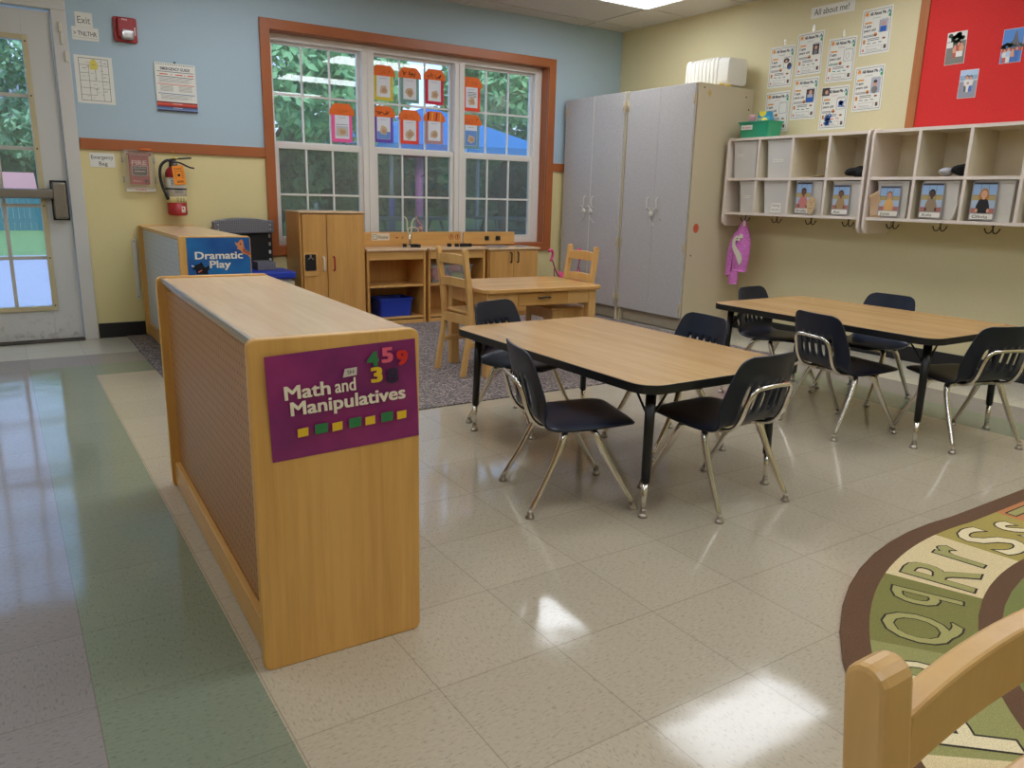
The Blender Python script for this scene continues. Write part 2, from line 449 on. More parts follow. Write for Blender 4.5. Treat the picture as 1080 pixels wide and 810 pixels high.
# ------------------------------------------------------------------ door
def make_door():
    d = thing('door_1', None, None, (-.42, YB, 0), kind='structure')
    md = mat('painted door', (206, 204, 200), .45); t = NT(md); p = t.pos(); z = t.sep(p)[2]
    dirt = t.math('MULTIPLY', t.ramp(t.noise(p, 16.0, 5.0, .75), [(.52, (0, 0, 0, 1)), (.7, (1, 1, 1, 1))]), t.ramp(z, [(.02, (.75, .75, .75, 1)), (.2, (0, 0, 0, 1))]))
    t.l(t.mix(dirt, lin((206, 204, 200)), lin((112, 96, 80))), t.b.inputs['Base Color'])
    fr = MB()                                  # frame
    fr.box(.045, .128, YB - .03, YB + .2, 0, 2.058).box(-.973, -.89, YB - .03, YB + .2, 0, 2.058).box(-.973, .128, YB - .03, YB + .2, 2.058, 2.118)
    build('door_frame', fr, mat('frame paint', (208, 204, 198), .4), d, bevel=.004)
    y0, y1 = YB + .0, YB + .045; gx0, gx1, gz0, gz1 = -.715, -.122, .238, 1.866
    s = MB()
    s.box(-.886, gx0, y0, y1, .015, 2.045).box(gx1, .041, y0, y1, .015, 2.045).box(gx0, gx1, y0, y1, .015, gz0).box(gx0, gx1, y0, y1, gz1, 2.045)
    build('door_slab', s, md, d, bevel=.002)
    g = MB(); b = .032
    g.box(gx0 - b, gx0, y0 - .012, y0, gz0 - b, gz1 + b).box(gx1, gx1 + b, y0 - .012, y0, gz0 - b, gz1 + b)
    g.box(gx0, gx1, y0 - .012, y0, gz0 - b, gz0).box(gx0, gx1, y0 - .012, y0, gz1, gz1 + b)
    build('glazing_bead', g, mat('yellowed plastic', (198, 184, 146), .5), d, bevel=.003)
    sc = MB()
    for z in (.24, .55, .88, 1.23, 1.545, 1.86): sc.mat(0).lathe([(.005, 0), (.005, .003)], (gx1 + .016, y0 - .0155, z), 10, 'y')
    build('bead_screw', sc, M_black, d)
    mu = MB()
    for k in (1, 2): x = gx0 + (gx1 - gx0) * k / 3; mu.box(x - .011, x + .011, y0 + .008, y0 + .03, gz0, gz1)
    for z in (.55, .88, 1.23, 1.544): mu.box(gx0, gx1, y0 + .01, y0 + .028, z - .011, z + .011)
    build('muntin_grid', mu, mat('muntin', (196, 190, 178), .45), d, bevel=.002)
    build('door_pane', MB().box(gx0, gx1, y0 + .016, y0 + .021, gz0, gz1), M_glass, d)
    st = mat('brushed steel', (150, 144, 138), .35, metal=1.0)
    bar = MB(); bar.box(-.83, -.05, y0 - .075, y0 - .035, .925, .985)
    br = build('push_bar', bar, st, d, bevel=.01, seg=3)
    bx = MB(); bx.box(-.052, .026, y0 - .07, y0, .80, 1.03)
    build('latch_box', bx, st, d, bevel=.012, seg=3)
    build('latch_plate', MB().box(-.06, .034, y0 - .004, y0, .79, 1.04), M_black, d)
    build('threshold', MB().box(-.89, .045, YB - .05, YB + .06, 0, .012), mat('worn threshold', (70, 62, 56), .6), d, bevel=.003)
    cs = mat('sensor plastic', (212, 206, 190), .5)
    c = MB(); c.box(.078, .098, YB - .045, YB - .03, 1.93, 1.99).box(.083, .099, YB - .04, YB - .03, 1.86, 1.925)
    build('alarm_contact', c, cs, d, bevel=.004)
    c = MB(); c.box(.097, .117, YB - .044, YB - .03, 1.762, 1.825); build('alarm_contact', c, cs, d, bevel=.004)
make_door()

# ------------------------------------------------------------------ ceiling lights
M_lamp = mat('light diffuser', (240, 247, 255), .6, emit=6.6)
def ceiling_light(x0, y0, label, grp):
    t = thing('ceiling_light', label, 'light', (x0 + .6, y0 + .3, HC), group=grp)
    f = MB(); X0, X1, Y0, Y1 = x0, x0 + 1.2, y0, y0 + .6; z0, z1 = HC - .012, HC - .001
    f.box(X0, X1, Y0, Y0 + .025, z0, z1).box(X0, X1, Y1 - .025, Y1, z0, z1).box(X0, X0 + .025, Y0 + .025, Y1 - .025, z0, z1).box(X1 - .025, X1, Y0 + .025, Y1 - .025, z0, z1)
    build('light_frame', f, M_white, t)
    build('diffuser', MB().box(X0 + .025, X1 - .025, Y0 + .025, Y1 - .025, z0 + .004, z1), M_lamp, t)
ceiling_light(3.0, 3.2, 'bright recessed ceiling light panel at the top edge above the tall cabinet', None)
for x, y in ((.56, 3.2), (3.0, 1.4), (.56, 1.4), (3.0, -.4), (.56, -.4), (3.0, -2.3), (.56, -2.3), (-1.9, 1.4), (-1.9, -1.2)):
    ceiling_light(x, y, 'bright ceiling light panel overhead, seen only as a reflection', 'ceiling lights outside the frame')

# ------------------------------------------------------------------ plastic chair (12 inch school chair); +Y is the way it faces
def chair_shell():
    prof = [(.186, .286), (.183, .294), (.174, .301), (.15, .306), (.09, .306), (.03, .302), (-.03, .299), (-.08, .299), (-.118, .303), (-.142, .314),
            (-.156, .332), (-.164, .352), (-.173, .385), (-.182, .42), (-.189, .448), (-.196, .478), (-.201, .502), (-.2045, .518), (-.207, .530), (-.2085, .538), (-.209, .543)]
    hw = [.118, .138, .152, .163, .169, .171, .171, .170, .169, .168, .167, .166, .163, .159, .155, .149, .143, .137, .128, .115, .096]
    us = [-1, -.985, -.94, -.87, -.78, -.66]
    slots = 5; x = -.60
    for k in range(slots):
        us += [x, x + .135]; x += .2612
    us += [.66, .78, .87, .94, .985, 1]
    us = sorted(set(round(u, 4) for u in us)); P = []
    S0 = -.60
    for i, ((v, z), h) in enumerate(zip(prof, hw)):
        row = []
        back = min(1.0, max(0.0, (z - .31) / .05)) if v < -.1 else 0.0
        for u in us:
            e = abs(u) ** 3.2
            q = abs(u * h) / .17
            row.append((u * h, v + back * .038 * q ** 2.4, z - (1 - back) * .014 * q ** 7 - (1 - back) * .005 * (1 - u * u) * (1 if v < .12 else 0)))
        P.append(row)
    sl = []
    for j in range(len(us) - 1):
        c = (us[j] + us[j + 1]) / 2
        sl.append(any(abs(c - (S0 + k * .2612 + .0675)) < .02 for k in range(slots)))
    mb = MB().mat(0, True); mb.grid(P, lambda i, j: not (sl[j] and 11 <= i <= 13))
    return mb
_sh = chair_shell()
def leg_path(u, v, fu, fv):
    return bez([(u * .70, v, .270), (u * .90, v + (fv - v) * .02, .269), (u * .99, v + (fv - v) * .09, .254), (u + (fu - u) * .22, v + (fv - v) * .22, .213), (u + (fu - u) * .55, v + (fv - v) * .55, .125), (fu, fv, .018)], 5)
def plastic_chair():
    t = thing('school_chair', 'x', 'chair', world=False)
    build('seat_shell', _sh, M_navy, t, solid=.008, subsurf=1)
    loop = MB().mat(0, True)
    pts = [(-.094, -.055, .276), (-.098, -.10, .279), (-.103, -.146, .295), (-.105, -.176, .335), (-.104, -.192, .385), (-.098, -.204, .420), (-.080, -.212, .438), (-.04, -.217, .443)]
    pts = pts + [(-x, y, z) for x, y, z in reversed(pts)]
    loop.tube(bez(pts, 4), .0078, 10)
    build('back_loop', loop, M_chrome, t)
    for v in (-.055, .035):
        b = MB().mat(0, True); b.tube([(-.102, v, .270), (.102, v, .270)], .0112, 12)
        build('crossbar', b, M_chrome, t)
    b = MB(); b.box(-.05, .05, -.07, .05, .276, .290); build('seat_plate', b, M_blkmetal, t)
    for s in (-1, 1):
        for v, fu, fv in ((-.055, .174, -.182), (.035, .170, .180)):
            pp = leg_path(s * .143, v, s * fu, fv); n = len(pp)
            lg = MB().mat(0, True); lg.tube(pp, [.0115 + .0014 * math.sin(PI * min(1, i / n * 1.4)) - .006 * max(0, i / n - .5) for i in range(n)], 12)
            l = build('leg', lg, M_chrome, t)
            g = MB().mat(0, True); g.lathe([(.0075, .026), (.010, .020), (.0075, .014), (.013, .009), (.015, .004), (.014, 0)], (s * fu, fv, 0), 14)
            build('glide', g, M_glide, l)
    return t
proto = plastic_chair()
def place(o, x, y, deg, label, grp, z=0.0):
    o.location = (x, y, z); o.rotation_euler = (0, 0, math.radians(deg) - PI / 2)
    o['label'] = label; o['group'] = grp
    return o
G1, G2 = 'school chairs round the nearer table', 'school chairs round the farther table'
CH = [
    (1.200, .745, -18, 'navy school chair at the left long side of the nearer table, facing right', G1),
    (1.565, 1.55, -72, 'navy school chair under the far end of the nearer table, by the play table', G1),
    (1.655, .487, 92, 'navy school chair with its back towards us at the near end of the nearer table', G1),
    (1.912, 1.006, 174, 'blue-lit school chair on the right long side of the nearer table, facing left', G1),
    (3.232, 1.485, -82, 'navy school chair at the far end of the farther table, below the hanging pink jacket', G2),
    (2.825, .795, -11, 'navy school chair with slotted back on the left long side of the farther table', G2),
    (3.485, 1.11, 179, 'navy school chair on the wall side of the farther table, mostly hidden', G2),
    (3.135, .412, 71, 'navy school chair with its back towards us at the near end of the farther table', G2)]
for i, c in enumerate(CH):
    place(proto if i == 0 else copy_tree(proto), *c)

# ------------------------------------------------------------------ activity tables
def activity_table(name, label, x, y, deg, h, w=.762, l=1.22):
    t = thing(name, label, 'table', (x, y, 0), math.radians(deg), 'oak-topped activity tables', world=False)
    R = .075
    top = MB(); top.prism(rrect(w - .006, l - .006, R, 8), h - .024, h)
    build('tabletop', top, M_tabletop, t, bevel=.0012)
    e = MB(); o1 = rrect(w, l, R + .003, 8); o2 = rrect(w - .008, l - .008, R - .001, 8); n = len(o1)
    vs = [(p[0], p[1], h - .030) for p in o1] + [(p[0], p[1], h - .0005) for p in o1] + [(p[0], p[1], h - .0005) for p in o2] + [(p[0], p[1], h - .030) for p in o2]
    fs = []
    for i in range(n):
        j = (i + 1) % n
        for k in range(4): fs.append((k * n + i, k * n + j, ((k + 1) % 4) * n + j, ((k + 1) % 4) * n + i))
    e.add(vs, fs)
    build('edge_band', e, M_black, t, bevel=.002)
    lx, ly = w / 2 - .077, l / 2 - .063
    for sx in (-1, 1):
        for sy in (-1, 1):
            lg = MB().mat(0, True); cx, cy = sx * (lx - .012), sy * (ly - .012)
            lg.tube([(cx, cy, h - .03), (cx + sx * .008, cy + sy * .008, .118)], [.0175, .0145], 14)
            lg.mat(0).box(cx - .045, cx + .045, cy - .045, cy + .045, h - .031, h - .026)
            L = build('leg', lg, M_blkmetal, t, bevel=.0)
            ins = MB().mat(0, True); ins.tube([(cx + sx * .008, cy + sy * .008, .12), (cx + sx * .011, cy + sy * .011, .02)], [.0108, .0088], 12)
            build('leg_insert', ins, M_chrome, L)
            g = MB().mat(0, True); g.lathe([(.008, .03), (.011, .022), (.008, .015), (.014, .010), (.017, .004), (.016, 0)], (cx + sx * .011, cy + sy * .011, 0), 14)
            build('glide', g, M_glide, L)
            br = MB().mat(0, True)
            br.tube([(cx, cy, h - .135), (cx - sx * .085, cy, h - .032)], .0042, 8); br.tube([(cx, cy, h - .135), (cx, cy - sy * .085, h - .032)], .0042, 8)
            build('leg_brace', br, M_blkmetal, t)
    return t
activity_table('activity_table', 'oak-topped black-edged activity table nearer the front, beside the wooden bookcase', 1.605, 1.005, 0, .460)
activity_table('activity_table', 'oak-topped black-edged activity table farther right, in front of the coat cubbies', 3.143, .966, -.5, .490)

# ------------------------------------------------------------------ wooden children's chairs and play table; +Y is the way the chair faces
def wood_chair(s=1.0):
    t = thing('wooden_chair', 'x', 'chair', world=False)
    W = .300; q = .027
    for sx in (-1, 1):
        x = sx * (W / 2 - q / 2)
        p = bez([(x, -.185, 0), (x, -.165, .12), (x, -.140, .26), (x, -.138, .36), (x, -.150, .50), (x, -.168, .62), (x, -.178, .705)], 4)
        top = p[-1]; hd = .0155
        prof = [(pp.y - hd, pp.z) for pp in p] + [(top.y - hd * math.cos(PI * k / 8), top.z + hd * math.sin(PI * k / 8)) for k in range(1, 8)] + [(pp.y + hd, pp.z) for pp in reversed(p)]
        b = MB(); b.prism(prof, x - q / 2, x + q / 2, 'x')
        build('back_post', b, M_chairwood, t, bevel=.004, ang=50)
        f = MB(); f.bar([(x, .125, 0), (x, .125, .345)], q, q, (1, 0, 0)); build('front_leg', f, M_chairwood, t, bevel=.004)
        st = MB(); st.box(x - .010, x + .010, -.16, .12, .165, .195); build('stretcher', st, M_chairwood, t, bevel=.004)
    def rail(z0, z1, y, arch, name):
        n = 12; vs = []; fs = []
        for i in range(n + 1):
            u = -1 + 2 * i / n; x = u * (W / 2 - q); yy = y - .007 * (1 - u * u); za = z1 + arch * (1 - u * u); zb = z0 + arch * .5 * (1 - u * u)
            vs += [(x, yy - .010, zb), (x, yy + .010, zb), (x, yy + .010, za), (x, yy - .010, za)]
        for i in range(n):
            for k in range(4): fs.append((i * 4 + k, i * 4 + 4 + k, i * 4 + 4 + (k + 1) % 4, i * 4 + (k + 1) % 4))
        fs += [(0, 1, 2, 3), (n * 4 + 3, n * 4 + 2, n * 4 + 1, n * 4)]
        b = MB(); b.add(vs, fs); build(name, b, M_chairwood, t, bevel=.003)
    rail(.628, .680, -.171, .008, 'top_rail'); rail(.500, .548, -.152, .006, 'lower_rail')
    se = MB(); se.prism([(-.15, .150), (-.15, -.122), (.15, -.122), (.15, .150)], .345, .364); build('seat', se, M_chairwood, t, bevel=.008, seg=3)
    ap = MB(); ap.box(-.125, .125, .118, .134, .29, .345).box(-.125, .125, -.148, -.132, .29, .345).box(-.144, -.128, -.135, .115, .29, .345).box(.128, .144, -.135, .115, .29, .345)
    build('apron', ap, M_chairwood, t, bevel=.002)
    return t
wc = wood_chair()
GW = "wooden children's chairs"
place(wc, 1.925, 2.59, 4, 'wooden ladder-back chair at the left end of the wooden play table', GW, .006)
place(copy_tree(wc), 2.505, 2.58, 178, 'wooden ladder-back chair at the right end of the wooden play table, facing left', GW, .006)
bigc = place(copy_tree(wc), .272, -1.198, -90, 'wooden chair back close to us at the lower right, beside the alphabet rug', GW)
bigc.scale = (1.30, 1.0, .998)

def play_table():
    t = thing('play_table', 'low wooden play table with a drawer, between two ladder-back chairs', 'table', (2.235, 2.585, .006), math.radians(-3), world=False)
    w, l, h = .80, .56, .505
    top = MB(); top.prism(rrect(w, l, .04, 5), h - .024, h); build('tabletop', top, wood('table maple', (220, 172, 106), (200, 148, 82), .25, (.07, 1, 1), 40), t, bevel=.006, seg=3)
    for sx in (-1, 1):
        for sy in (-1, 1):
            x, y = sx * (w / 2 - .055), sy * (l / 2 - .055); b = MB(); b.box(x - .026, x + .026, y - .026, y + .026, 0, h - .024); build('leg', b, M_chairwood, t, bevel=.004)
    a = MB(); a.box(-w / 2 + .08, w / 2 - .08, -l / 2 + .035, -l / 2 + .053, h - .105, h - .024).box(-w / 2 + .08, w / 2 - .08, l / 2 - .053, l / 2 - .035, h - .105, h - .024)
    a.box(-w / 2 + .035, -w / 2 + .053, -l / 2 + .08, l / 2 - .08, h - .105, h - .024).box(w / 2 - .053, w / 2 - .035, -l / 2 + .08, l / 2 - .08, h - .105, h - .024)
    build('apron', a, M_chairwood, t, bevel=.002)
    d = MB(); d.box(-.17, .17, -l / 2 + .029, -l / 2 + .037, h - .100, h - .032); dr = build('drawer', d, M_maplex, t, bevel=.002)
    hd = MB().mat(0, True); hd.tube(bez([(-.035, -l / 2 + .03, h - .058), (-.035, -l / 2 + .012, h - .06), (0, -l / 2 + .004, h - .056), (.035, -l / 2 + .012, h - .06), (.035, -l / 2 + .03, h - .058)], 4), .005, 8)
    build('drawer_handle', hd, M_black, dr)
play_table()

# ------------------------------------------------------------------ bookcases
def pegboard(name, base, hole, pitch=.025):
    m = mat(name, base, .42); t = NT(m); xyz = t.sep(t.objco())
    def c(v):
        f = t.math('FRACT', t.math('DIVIDE', v, pitch)); return t.math('SUBTRACT', f, .5)
    a, b = c(xyz[1]), c(xyz[2]); r = t.math('SQRT', t.math('ADD', t.math('MULTIPLY', a, a), t.math('MULTIPLY', b, b)))
    nz = t.noise(t.scale(t.objco(), (1, 3, 1)), 30.0, 3.0, .6)
    bc = t.ramp(nz, [(.35, lin(tuple(int(v * .92) for v in base))), (.7, lin(base))])
    t.l(t.mix(t.math('LESS_THAN', r, .17), bc, lin(hole)), t.b.inputs['Base Color'])
    return m
def bookcase(label, x, y, deg, h, w, l, backm, edge):
    """near end panel at y=0, back (closed side) at x=0, open side +x"""
    t = thing('bookcase', label, 'bookcase', (x, y, 0), math.radians(deg), 'low wooden bookcases', world=False)
    for a in (0, l - .022):
        p = MB(); p.prism([(q[0] + w / 2, q[1] + h / 2) for q in rrect(w, h, .018, 4)], a, a + .022, 'y'); build('end_panel', p, M_oak, t, bevel=.003)
    b = MB(); b.box(.022, w - .004, .022, l - .022, h - .030, h - .006); build('top_panel', b, M_mapletop, t, bevel=.002)
    b = MB(); b.box(.014, .022, .022, l - .022, h - .018, h - .005); build('edge_strip', b, edge, t, bevel=.001)
    b = MB(); b.box(.030, .036, .022, l - .022, .085, h - .030); build('back_panel', b, backm, t)
    b = MB(); b.box(.012, .030, .022, l - .022, .008, .088); build('base_rail', b, M_oaky, t, bevel=.003)
    b = MB(); b.box(.036, w - .006, .022, l - .022, .075, .095); build('shelf', b, M_oaky, t, bevel=.002)
    b = MB(); b.box(.036, w - .02, .022, l - .022, .38, .40); build('shelf', b, M_oaky, t, bevel=.002)
    b = MB(); b.box(.036, w - .02, l / 2 - .01, l / 2 + .01, .095, h - .03); build('divider', b, M_oak, t)
    return t
bookcase('low oak bookcase in front with pegboard back and the purple math poster on its end', .012, .243, -1.6, .728, .366, 1.262,
         pegboard('brown pegboard', (176, 126, 82), (112, 66, 34)), mat('aluminium edge', (170, 164, 158), .35, metal=.6))
bookcase('low oak bookcase against the window wall with the blue drama poster on its end', .425, 3.17, 0, .757, .375, 1.43,
         pegboard('white pegboard', (206, 212, 220), (170, 182, 196), .03), M_oaky)
for o in bpy.data.objects:
    if o.name.startswith('bookcase') and o.location.y > 2: o.location.z = .006

# ------------------------------------------------------------------ posters on the bookcase ends
def poster_math():
    mp = mat('purple card', (112, 32, 92), .3); t = NT(mp)
    t.l(t.ramp(t.noise(t.objco(), 6.0, 3.0, .55), [(.3, lin((110, 32, 96))), (.5, lin((134, 38, 104))), (.72, lin((154, 46, 112)))]), t.b.inputs['Base Color'])
    W, H = .326, .222; mb = MB()
    n = 10; P = [[(-W / 2 + W * i / n, -H / 2 + H * j / 4, .004 * (1 - abs(2 * i / n - 1) ** 2) * 0 + (.007 * ((n / 2 - i) / (n / 2)) ** 2 * (j / 4) if i < n / 2 else 0)) for j in range(5)] for i in range(n + 1)]
    mb.mat(0, True).grid(P)
    x0, y0 = -W / 2, H / 2
    def uv(u, v): return x0 + u * W, y0 - v * H
    z = .0072
    def tx(s, u, v, w, h, mi, fat=.045): x, y = uv(u, v); mb.mat(mi).text(s, x, y, w * W, h, z, fat=fat)
    tx('Math', .105, .42, .285, .0275, 1); tx('and', .425, .42, .135, .0275, 1, .025); tx('Manipulatives', .135, .575, .765, .0275, 1)
    for s, u, v, mi in (('4', .655, .215, 3), ('5', .755, .19, 4), ('9', .86, .235, 5), ('3', .675, .37, 2), ('8', .785, .40, 6)):
        tx(s, u, v, .066, .030, mi, .085)
    x, y = uv(.48, .285); mb.mat(8).poly([(x, y), (x + .030, y + .002), (x + .032, y + .019), (x + .005, y + .018)], z); mb.mat(7).text('SH', x + .010, y + .006, .014, .008, z + .0005)
    for k in range(7):
        u = .165 + k * .112; v = .79 - k * .001; g = k % 2; x, y = uv(u, v); w, h = (.027, .021) if g else (.022, .018)
        mb.mat(3 if g else 2).poly([(x - .001, y), (x + w - .001, y + .001), (x + w, y + h + .001), (x, y + h)], z + .0012)
        mb.mat(3 if g else 2).box(x, x + w - .001, y + .001, y + h - .001, z, z + .001)
    o = build('math_poster', mb, [mp, mat('poster lettering', (238, 226, 204), .6), mat('poster yellow', (232, 190, 40), .5), mat('poster green', (42, 124, 70), .5), mat('poster pink', (232, 96, 124), .5),
              mat('poster red', (214, 44, 34), .5), mat('poster dark', (42, 26, 62), .5), M_ink, mat('masking tape', (206, 196, 186), .6)], matrix=Matrix.Translation((.012, .243, 0)) @ Matrix.Rotation(math.radians(-1.6), 4, 'Z') @ BW(.197, .589, -.0012, math.radians(2.2)))
    tag(o, 'purple math poster with white lettering and coloured numbers on the front bookcase end', 'poster')
poster_math()
def poster_drama():
    mp = mat('blue card', (22, 86, 160), .35); t = NT(mp)
    t.l(t.ramp(t.noise(t.objco(), 5.0, 2.0, .5), [(.3, lin((22, 72, 146))), (.7, lin((26, 118, 184)))]), t.b.inputs['Base Color'])
    W, H = .332, .225; mb = MB(); mb.rect(-W / 2, -H / 2, W / 2, H / 2, 0)
    def uv(u, v): return -W / 2 + u * W, H / 2 - v * H * (190 / 225)
    z = .001
    x, y = uv(.125, .60); mb.mat(1).text('Dramatic', x, y, .745 * W, .038, z, fat=.045)
    x, y = uv(.345, .855); mb.mat(1).text('Play', x, y, .325 * W, .038, z, fat=.045)
    def P(pts, mi, dz=.001): mb.mat(mi).poly([uv(*p) for p in pts], z + dz)
    # hand puppets: a tan animal top right, a black one lower left
    P([(.76, .13), (.80, .17), (.84, .08), (.875, .05), (.895, .12), (.90, .25), (.93, .36), (1.0, .44), (1.0, .60), (.95, .50), (.88, .47), (.84, .36), (.79, .33), (.80, .26), (.77, .20)], 2)
    P([(.90, .27), (.94, .38), (1.0, .45), (1.0, .52), (.93, .47), (.87, .40)], 3, .0015)
    x, y = uv(.845, .185); mb.mat(4).disc(x, y, .004, z=z + .002)
    P([(.06, .89), (.09, .82), (.12, .76), (.18, .73), (.21, .68), (.23, .74), (.25, .82), (.29, .84), (.30, .79), (.33, .80), (.325, .90), (.30, .94), (.31, 1.03), (.13, 1.03), (.12, .93), (.10, .89)], 4)
    P([(.15, .955), (.21, .90), (.215, .92), (.16, .985)], 5, .0015); P([(.06, .76), (.10, .80), (.085, .82), (.055, .79)], 1, .0012)
    o = build('drama_poster', mb, [mp, mat('poster lettering'.replace('poster', 'drama'), (236, 230, 214), .6), mat('puppet tan', (214, 138, 92), .8), mat('puppet brown', (178, 96, 58), .8), M_ink, mat('puppet scarf', (214, 96, 86), .8)],
              matrix=BW(.629, .643, 3.169 - .001))
    tag(o, 'blue drama poster with two hand puppets on the far bookcase end', 'poster')
poster_drama()

# ------------------------------------------------------------------ play kitchen
BZ = .006
def fridge():
    x0, x1, y0, y1, h = 1.432, 1.94, 4.262, 4.585, .875
    t = thing('play_fridge', 'tall wooden play fridge with a black dispenser and white and red handles', 'play fridge', ((x0 + x1) / 2, (y0 + y1) / 2, BZ))
    b = MB(); b.box(x0 + .006, x0 + .022, y0 + .012, y1, BZ, h - .016).box(x1 - .022, x1 - .006, y0 + .012, y1, BZ, h - .016).box(x0 + .022, x1 - .022, y1 - .01, y1, BZ, h - .016).box(x0 + .022, x1 - .022, y0 + .03, y1 - .01, BZ, .05)
    build('carcass', b, M_maplez, t, bevel=.002)
    b = MB(); b.box(x0, x1, y0 - .004, y1, h - .016, h); build('top_panel', b, M_mapletop, t, bevel=.004)
    for a, c, hx, m in ((x0 + .024, 1.634, 1.604, M_white), (1.639, x1 - .026, 1.684, M_red)):
        d = MB(); d.box(a, c, y0, y0 + .014, .04, h - .022)
        o = build('fridge_door', d, M_maplez, t, bevel=.002)
        k = MB().mat(0, True); k.tube(bez([(hx, y0, .548), (hx, y0 - .022, .540), (hx, y0 - .024, .498), (hx, y0 - .022, .456), (hx, y0, .448)], 3), .0062, 8)
        build('door_handle', k, m, o)
        if a < 1.6:
            s = MB(); s.prism(rrect(.105, .170, .014, 4, 1.507, .494), y0 - .006, y0, 'y'); e = build('dispenser', s, M_maplex, o, bevel=.002)
            s = MB(); s.prism(rrect(.082, .118, .010, 4, 1.507, .508), y0 - .0075, y0 - .004, 'y'); build('dispenser_recess', s, M_black, e) if False else build('dispenser_recess', s, M_black, o)
            s = MB().mat(0, True); s.tube([(1.507, y0 - .011, .562), (1.507, y0 - .011, .545)], .006, 8).tube([(1.507, y0 - .011, .547), (1.487, y0 - .012, .532)], .003, 6).tube([(1.507, y0 - .011, .547), (1.527, y0 - .012, .532)], .003, 6)
            build('dispenser_spout', s, mat('spout', (170, 164, 156), .3, metal=.7), o)
fridge()
def shelf_unit(name, label, cat, x0, x1, hy=4.262):
    y0, y1, h = hy, 4.585, .597
    t = thing(name, label, cat, ((x0 + x1) / 2, (y0 + y1) / 2, BZ), group='play kitchen units')
    for xa in (x0 + .004, x1 - .022): b = MB(); b.box(xa, xa + .018, y0 + .01, y1, BZ, h - .018); build('side_panel', b, M_maplez, t, bevel=.002)
    b = MB(); b.box(x0 + .022, x1 - .022, y1 - .008, y1, BZ, h - .018); build('back_panel', b, M_maplez, t)
    b = MB(); b.box(x0, x1, y0 - .006, y1, h - .018, h); build('worktop', b, M_mapletop, t, bevel=.004)
    b = MB(); b.box(x0 + .022, x1 - .022, y0 + .012, y0 + .026, h - .085, h - .018); build('front_rail', b, M_maplex, t, bevel=.002)
    for z in (.310, .058):
        b = MB(); b.box(x0 + .022, x1 - .022, y0 + .014, y1 - .008, z - .012, z + .004); build('shelf', b, M_maplex, t, bevel=.002)
    b = MB(); b.box(x0 + .022, x1 - .022, y0 + .016, y0 + .03, BZ, .036); build('kick_board', b, M_maplex, t, bevel=.002)
    return t, h
SK, h = shelf_unit('play_sink', 'wooden play sink unit with open shelves, a blue bin below and a tall tap', 'play kitchen unit', 1.948, 2.452)
b = MB(); b.box(1.955, 2.44, 4.56, 4.578, h, .710); BS = build('backsplash', b, M_maplex, SK, bevel=.006, seg=3)
pm = MB(); pm.prism([(2.315, .668), (2.350, .668), (2.333, .656)], 4.5585, 4.5595, 'y'); pm.prism([(2.372, .655), (2.378, .653), (2.395, .674), (2.388, .675)], 4.5585, 4.5595, 'y')
build('painted_mark', pm, mat('red brown paint', (160, 50, 36), .5), BS)
tp = MB().mat(0, True); tp.tube([(2.405, 4.47, h), (2.405, 4.47, .70)], .009, 10); tp.tube([(2.405, 4.47, h), (2.405, 4.47, h + .012)], .02, 12)
tp.mat(1, True); tp.tube(bez([(2.399, 4.47, .695), (2.383, 4.47, .74), (2.381, 4.468, .79), (2.372, 4.464, .817), (2.354, 4.46, .833)], 4), .0062, 8)
tp.tube(bez([(2.411, 4.47, .695), (2.421, 4.47, .74), (2.424, 4.468, .785), (2.434, 4.464, .812), (2.450, 4.46, .822)], 4), .0062, 8)
build('tap', tp, [M_chrome, mat('cream enamel', (214, 206, 170), .35)], SK)
for x, y in ((2.345, 4.44), (2.395, 4.40), (2.425, 4.385), (2.434, 4.42), (2.437, 4.375)):
    k = MB(); k.box(x - .014, x + .014, y - .012, y + .012, h, h + .026); build('tap_knob', k, M_black, SK, bevel=.003)
t2, h = shelf_unit('play_stove', 'wooden play stove unit with open shelves, a clear food tub and black knobs on top', 'play kitchen unit', 2.470, 3.005)
b = MB(); b.box(2.462, 2.935, 4.56, 4.578, h, .710); BS = build('backsplash', b, M_maplex, t2, bevel=.006, seg=3)
pm = MB()
for x in (2.835, 2.895):
    pm.mat(0); ring = [(x + .020 * math.cos(a), .666 + .022 * math.sin(a)) for a in [2 * PI * k / 20 for k in range(20)]]
    pm.tube([(p[0], 4.559, p[1]) for p in ring], .0018, 6, True); pm.prism([(x - .004, .656), (x + .004, .656), (x + .006, .682), (x - .004, .682)], 4.5575, 4.5595, 'y')
build('painted_dial', pm, MATS['red brown paint'], BS)
for x, y in ((2.73, 4.40), (2.795, 4.39), (2.835, 4.375), (2.875, 4.39), (2.912, 4.38)):
    k = MB(); k.box(x - .015, x + .015, y - .013, y + .013, h, h + .027); build('stove_knob', k, M_black, t2, bevel=.003)
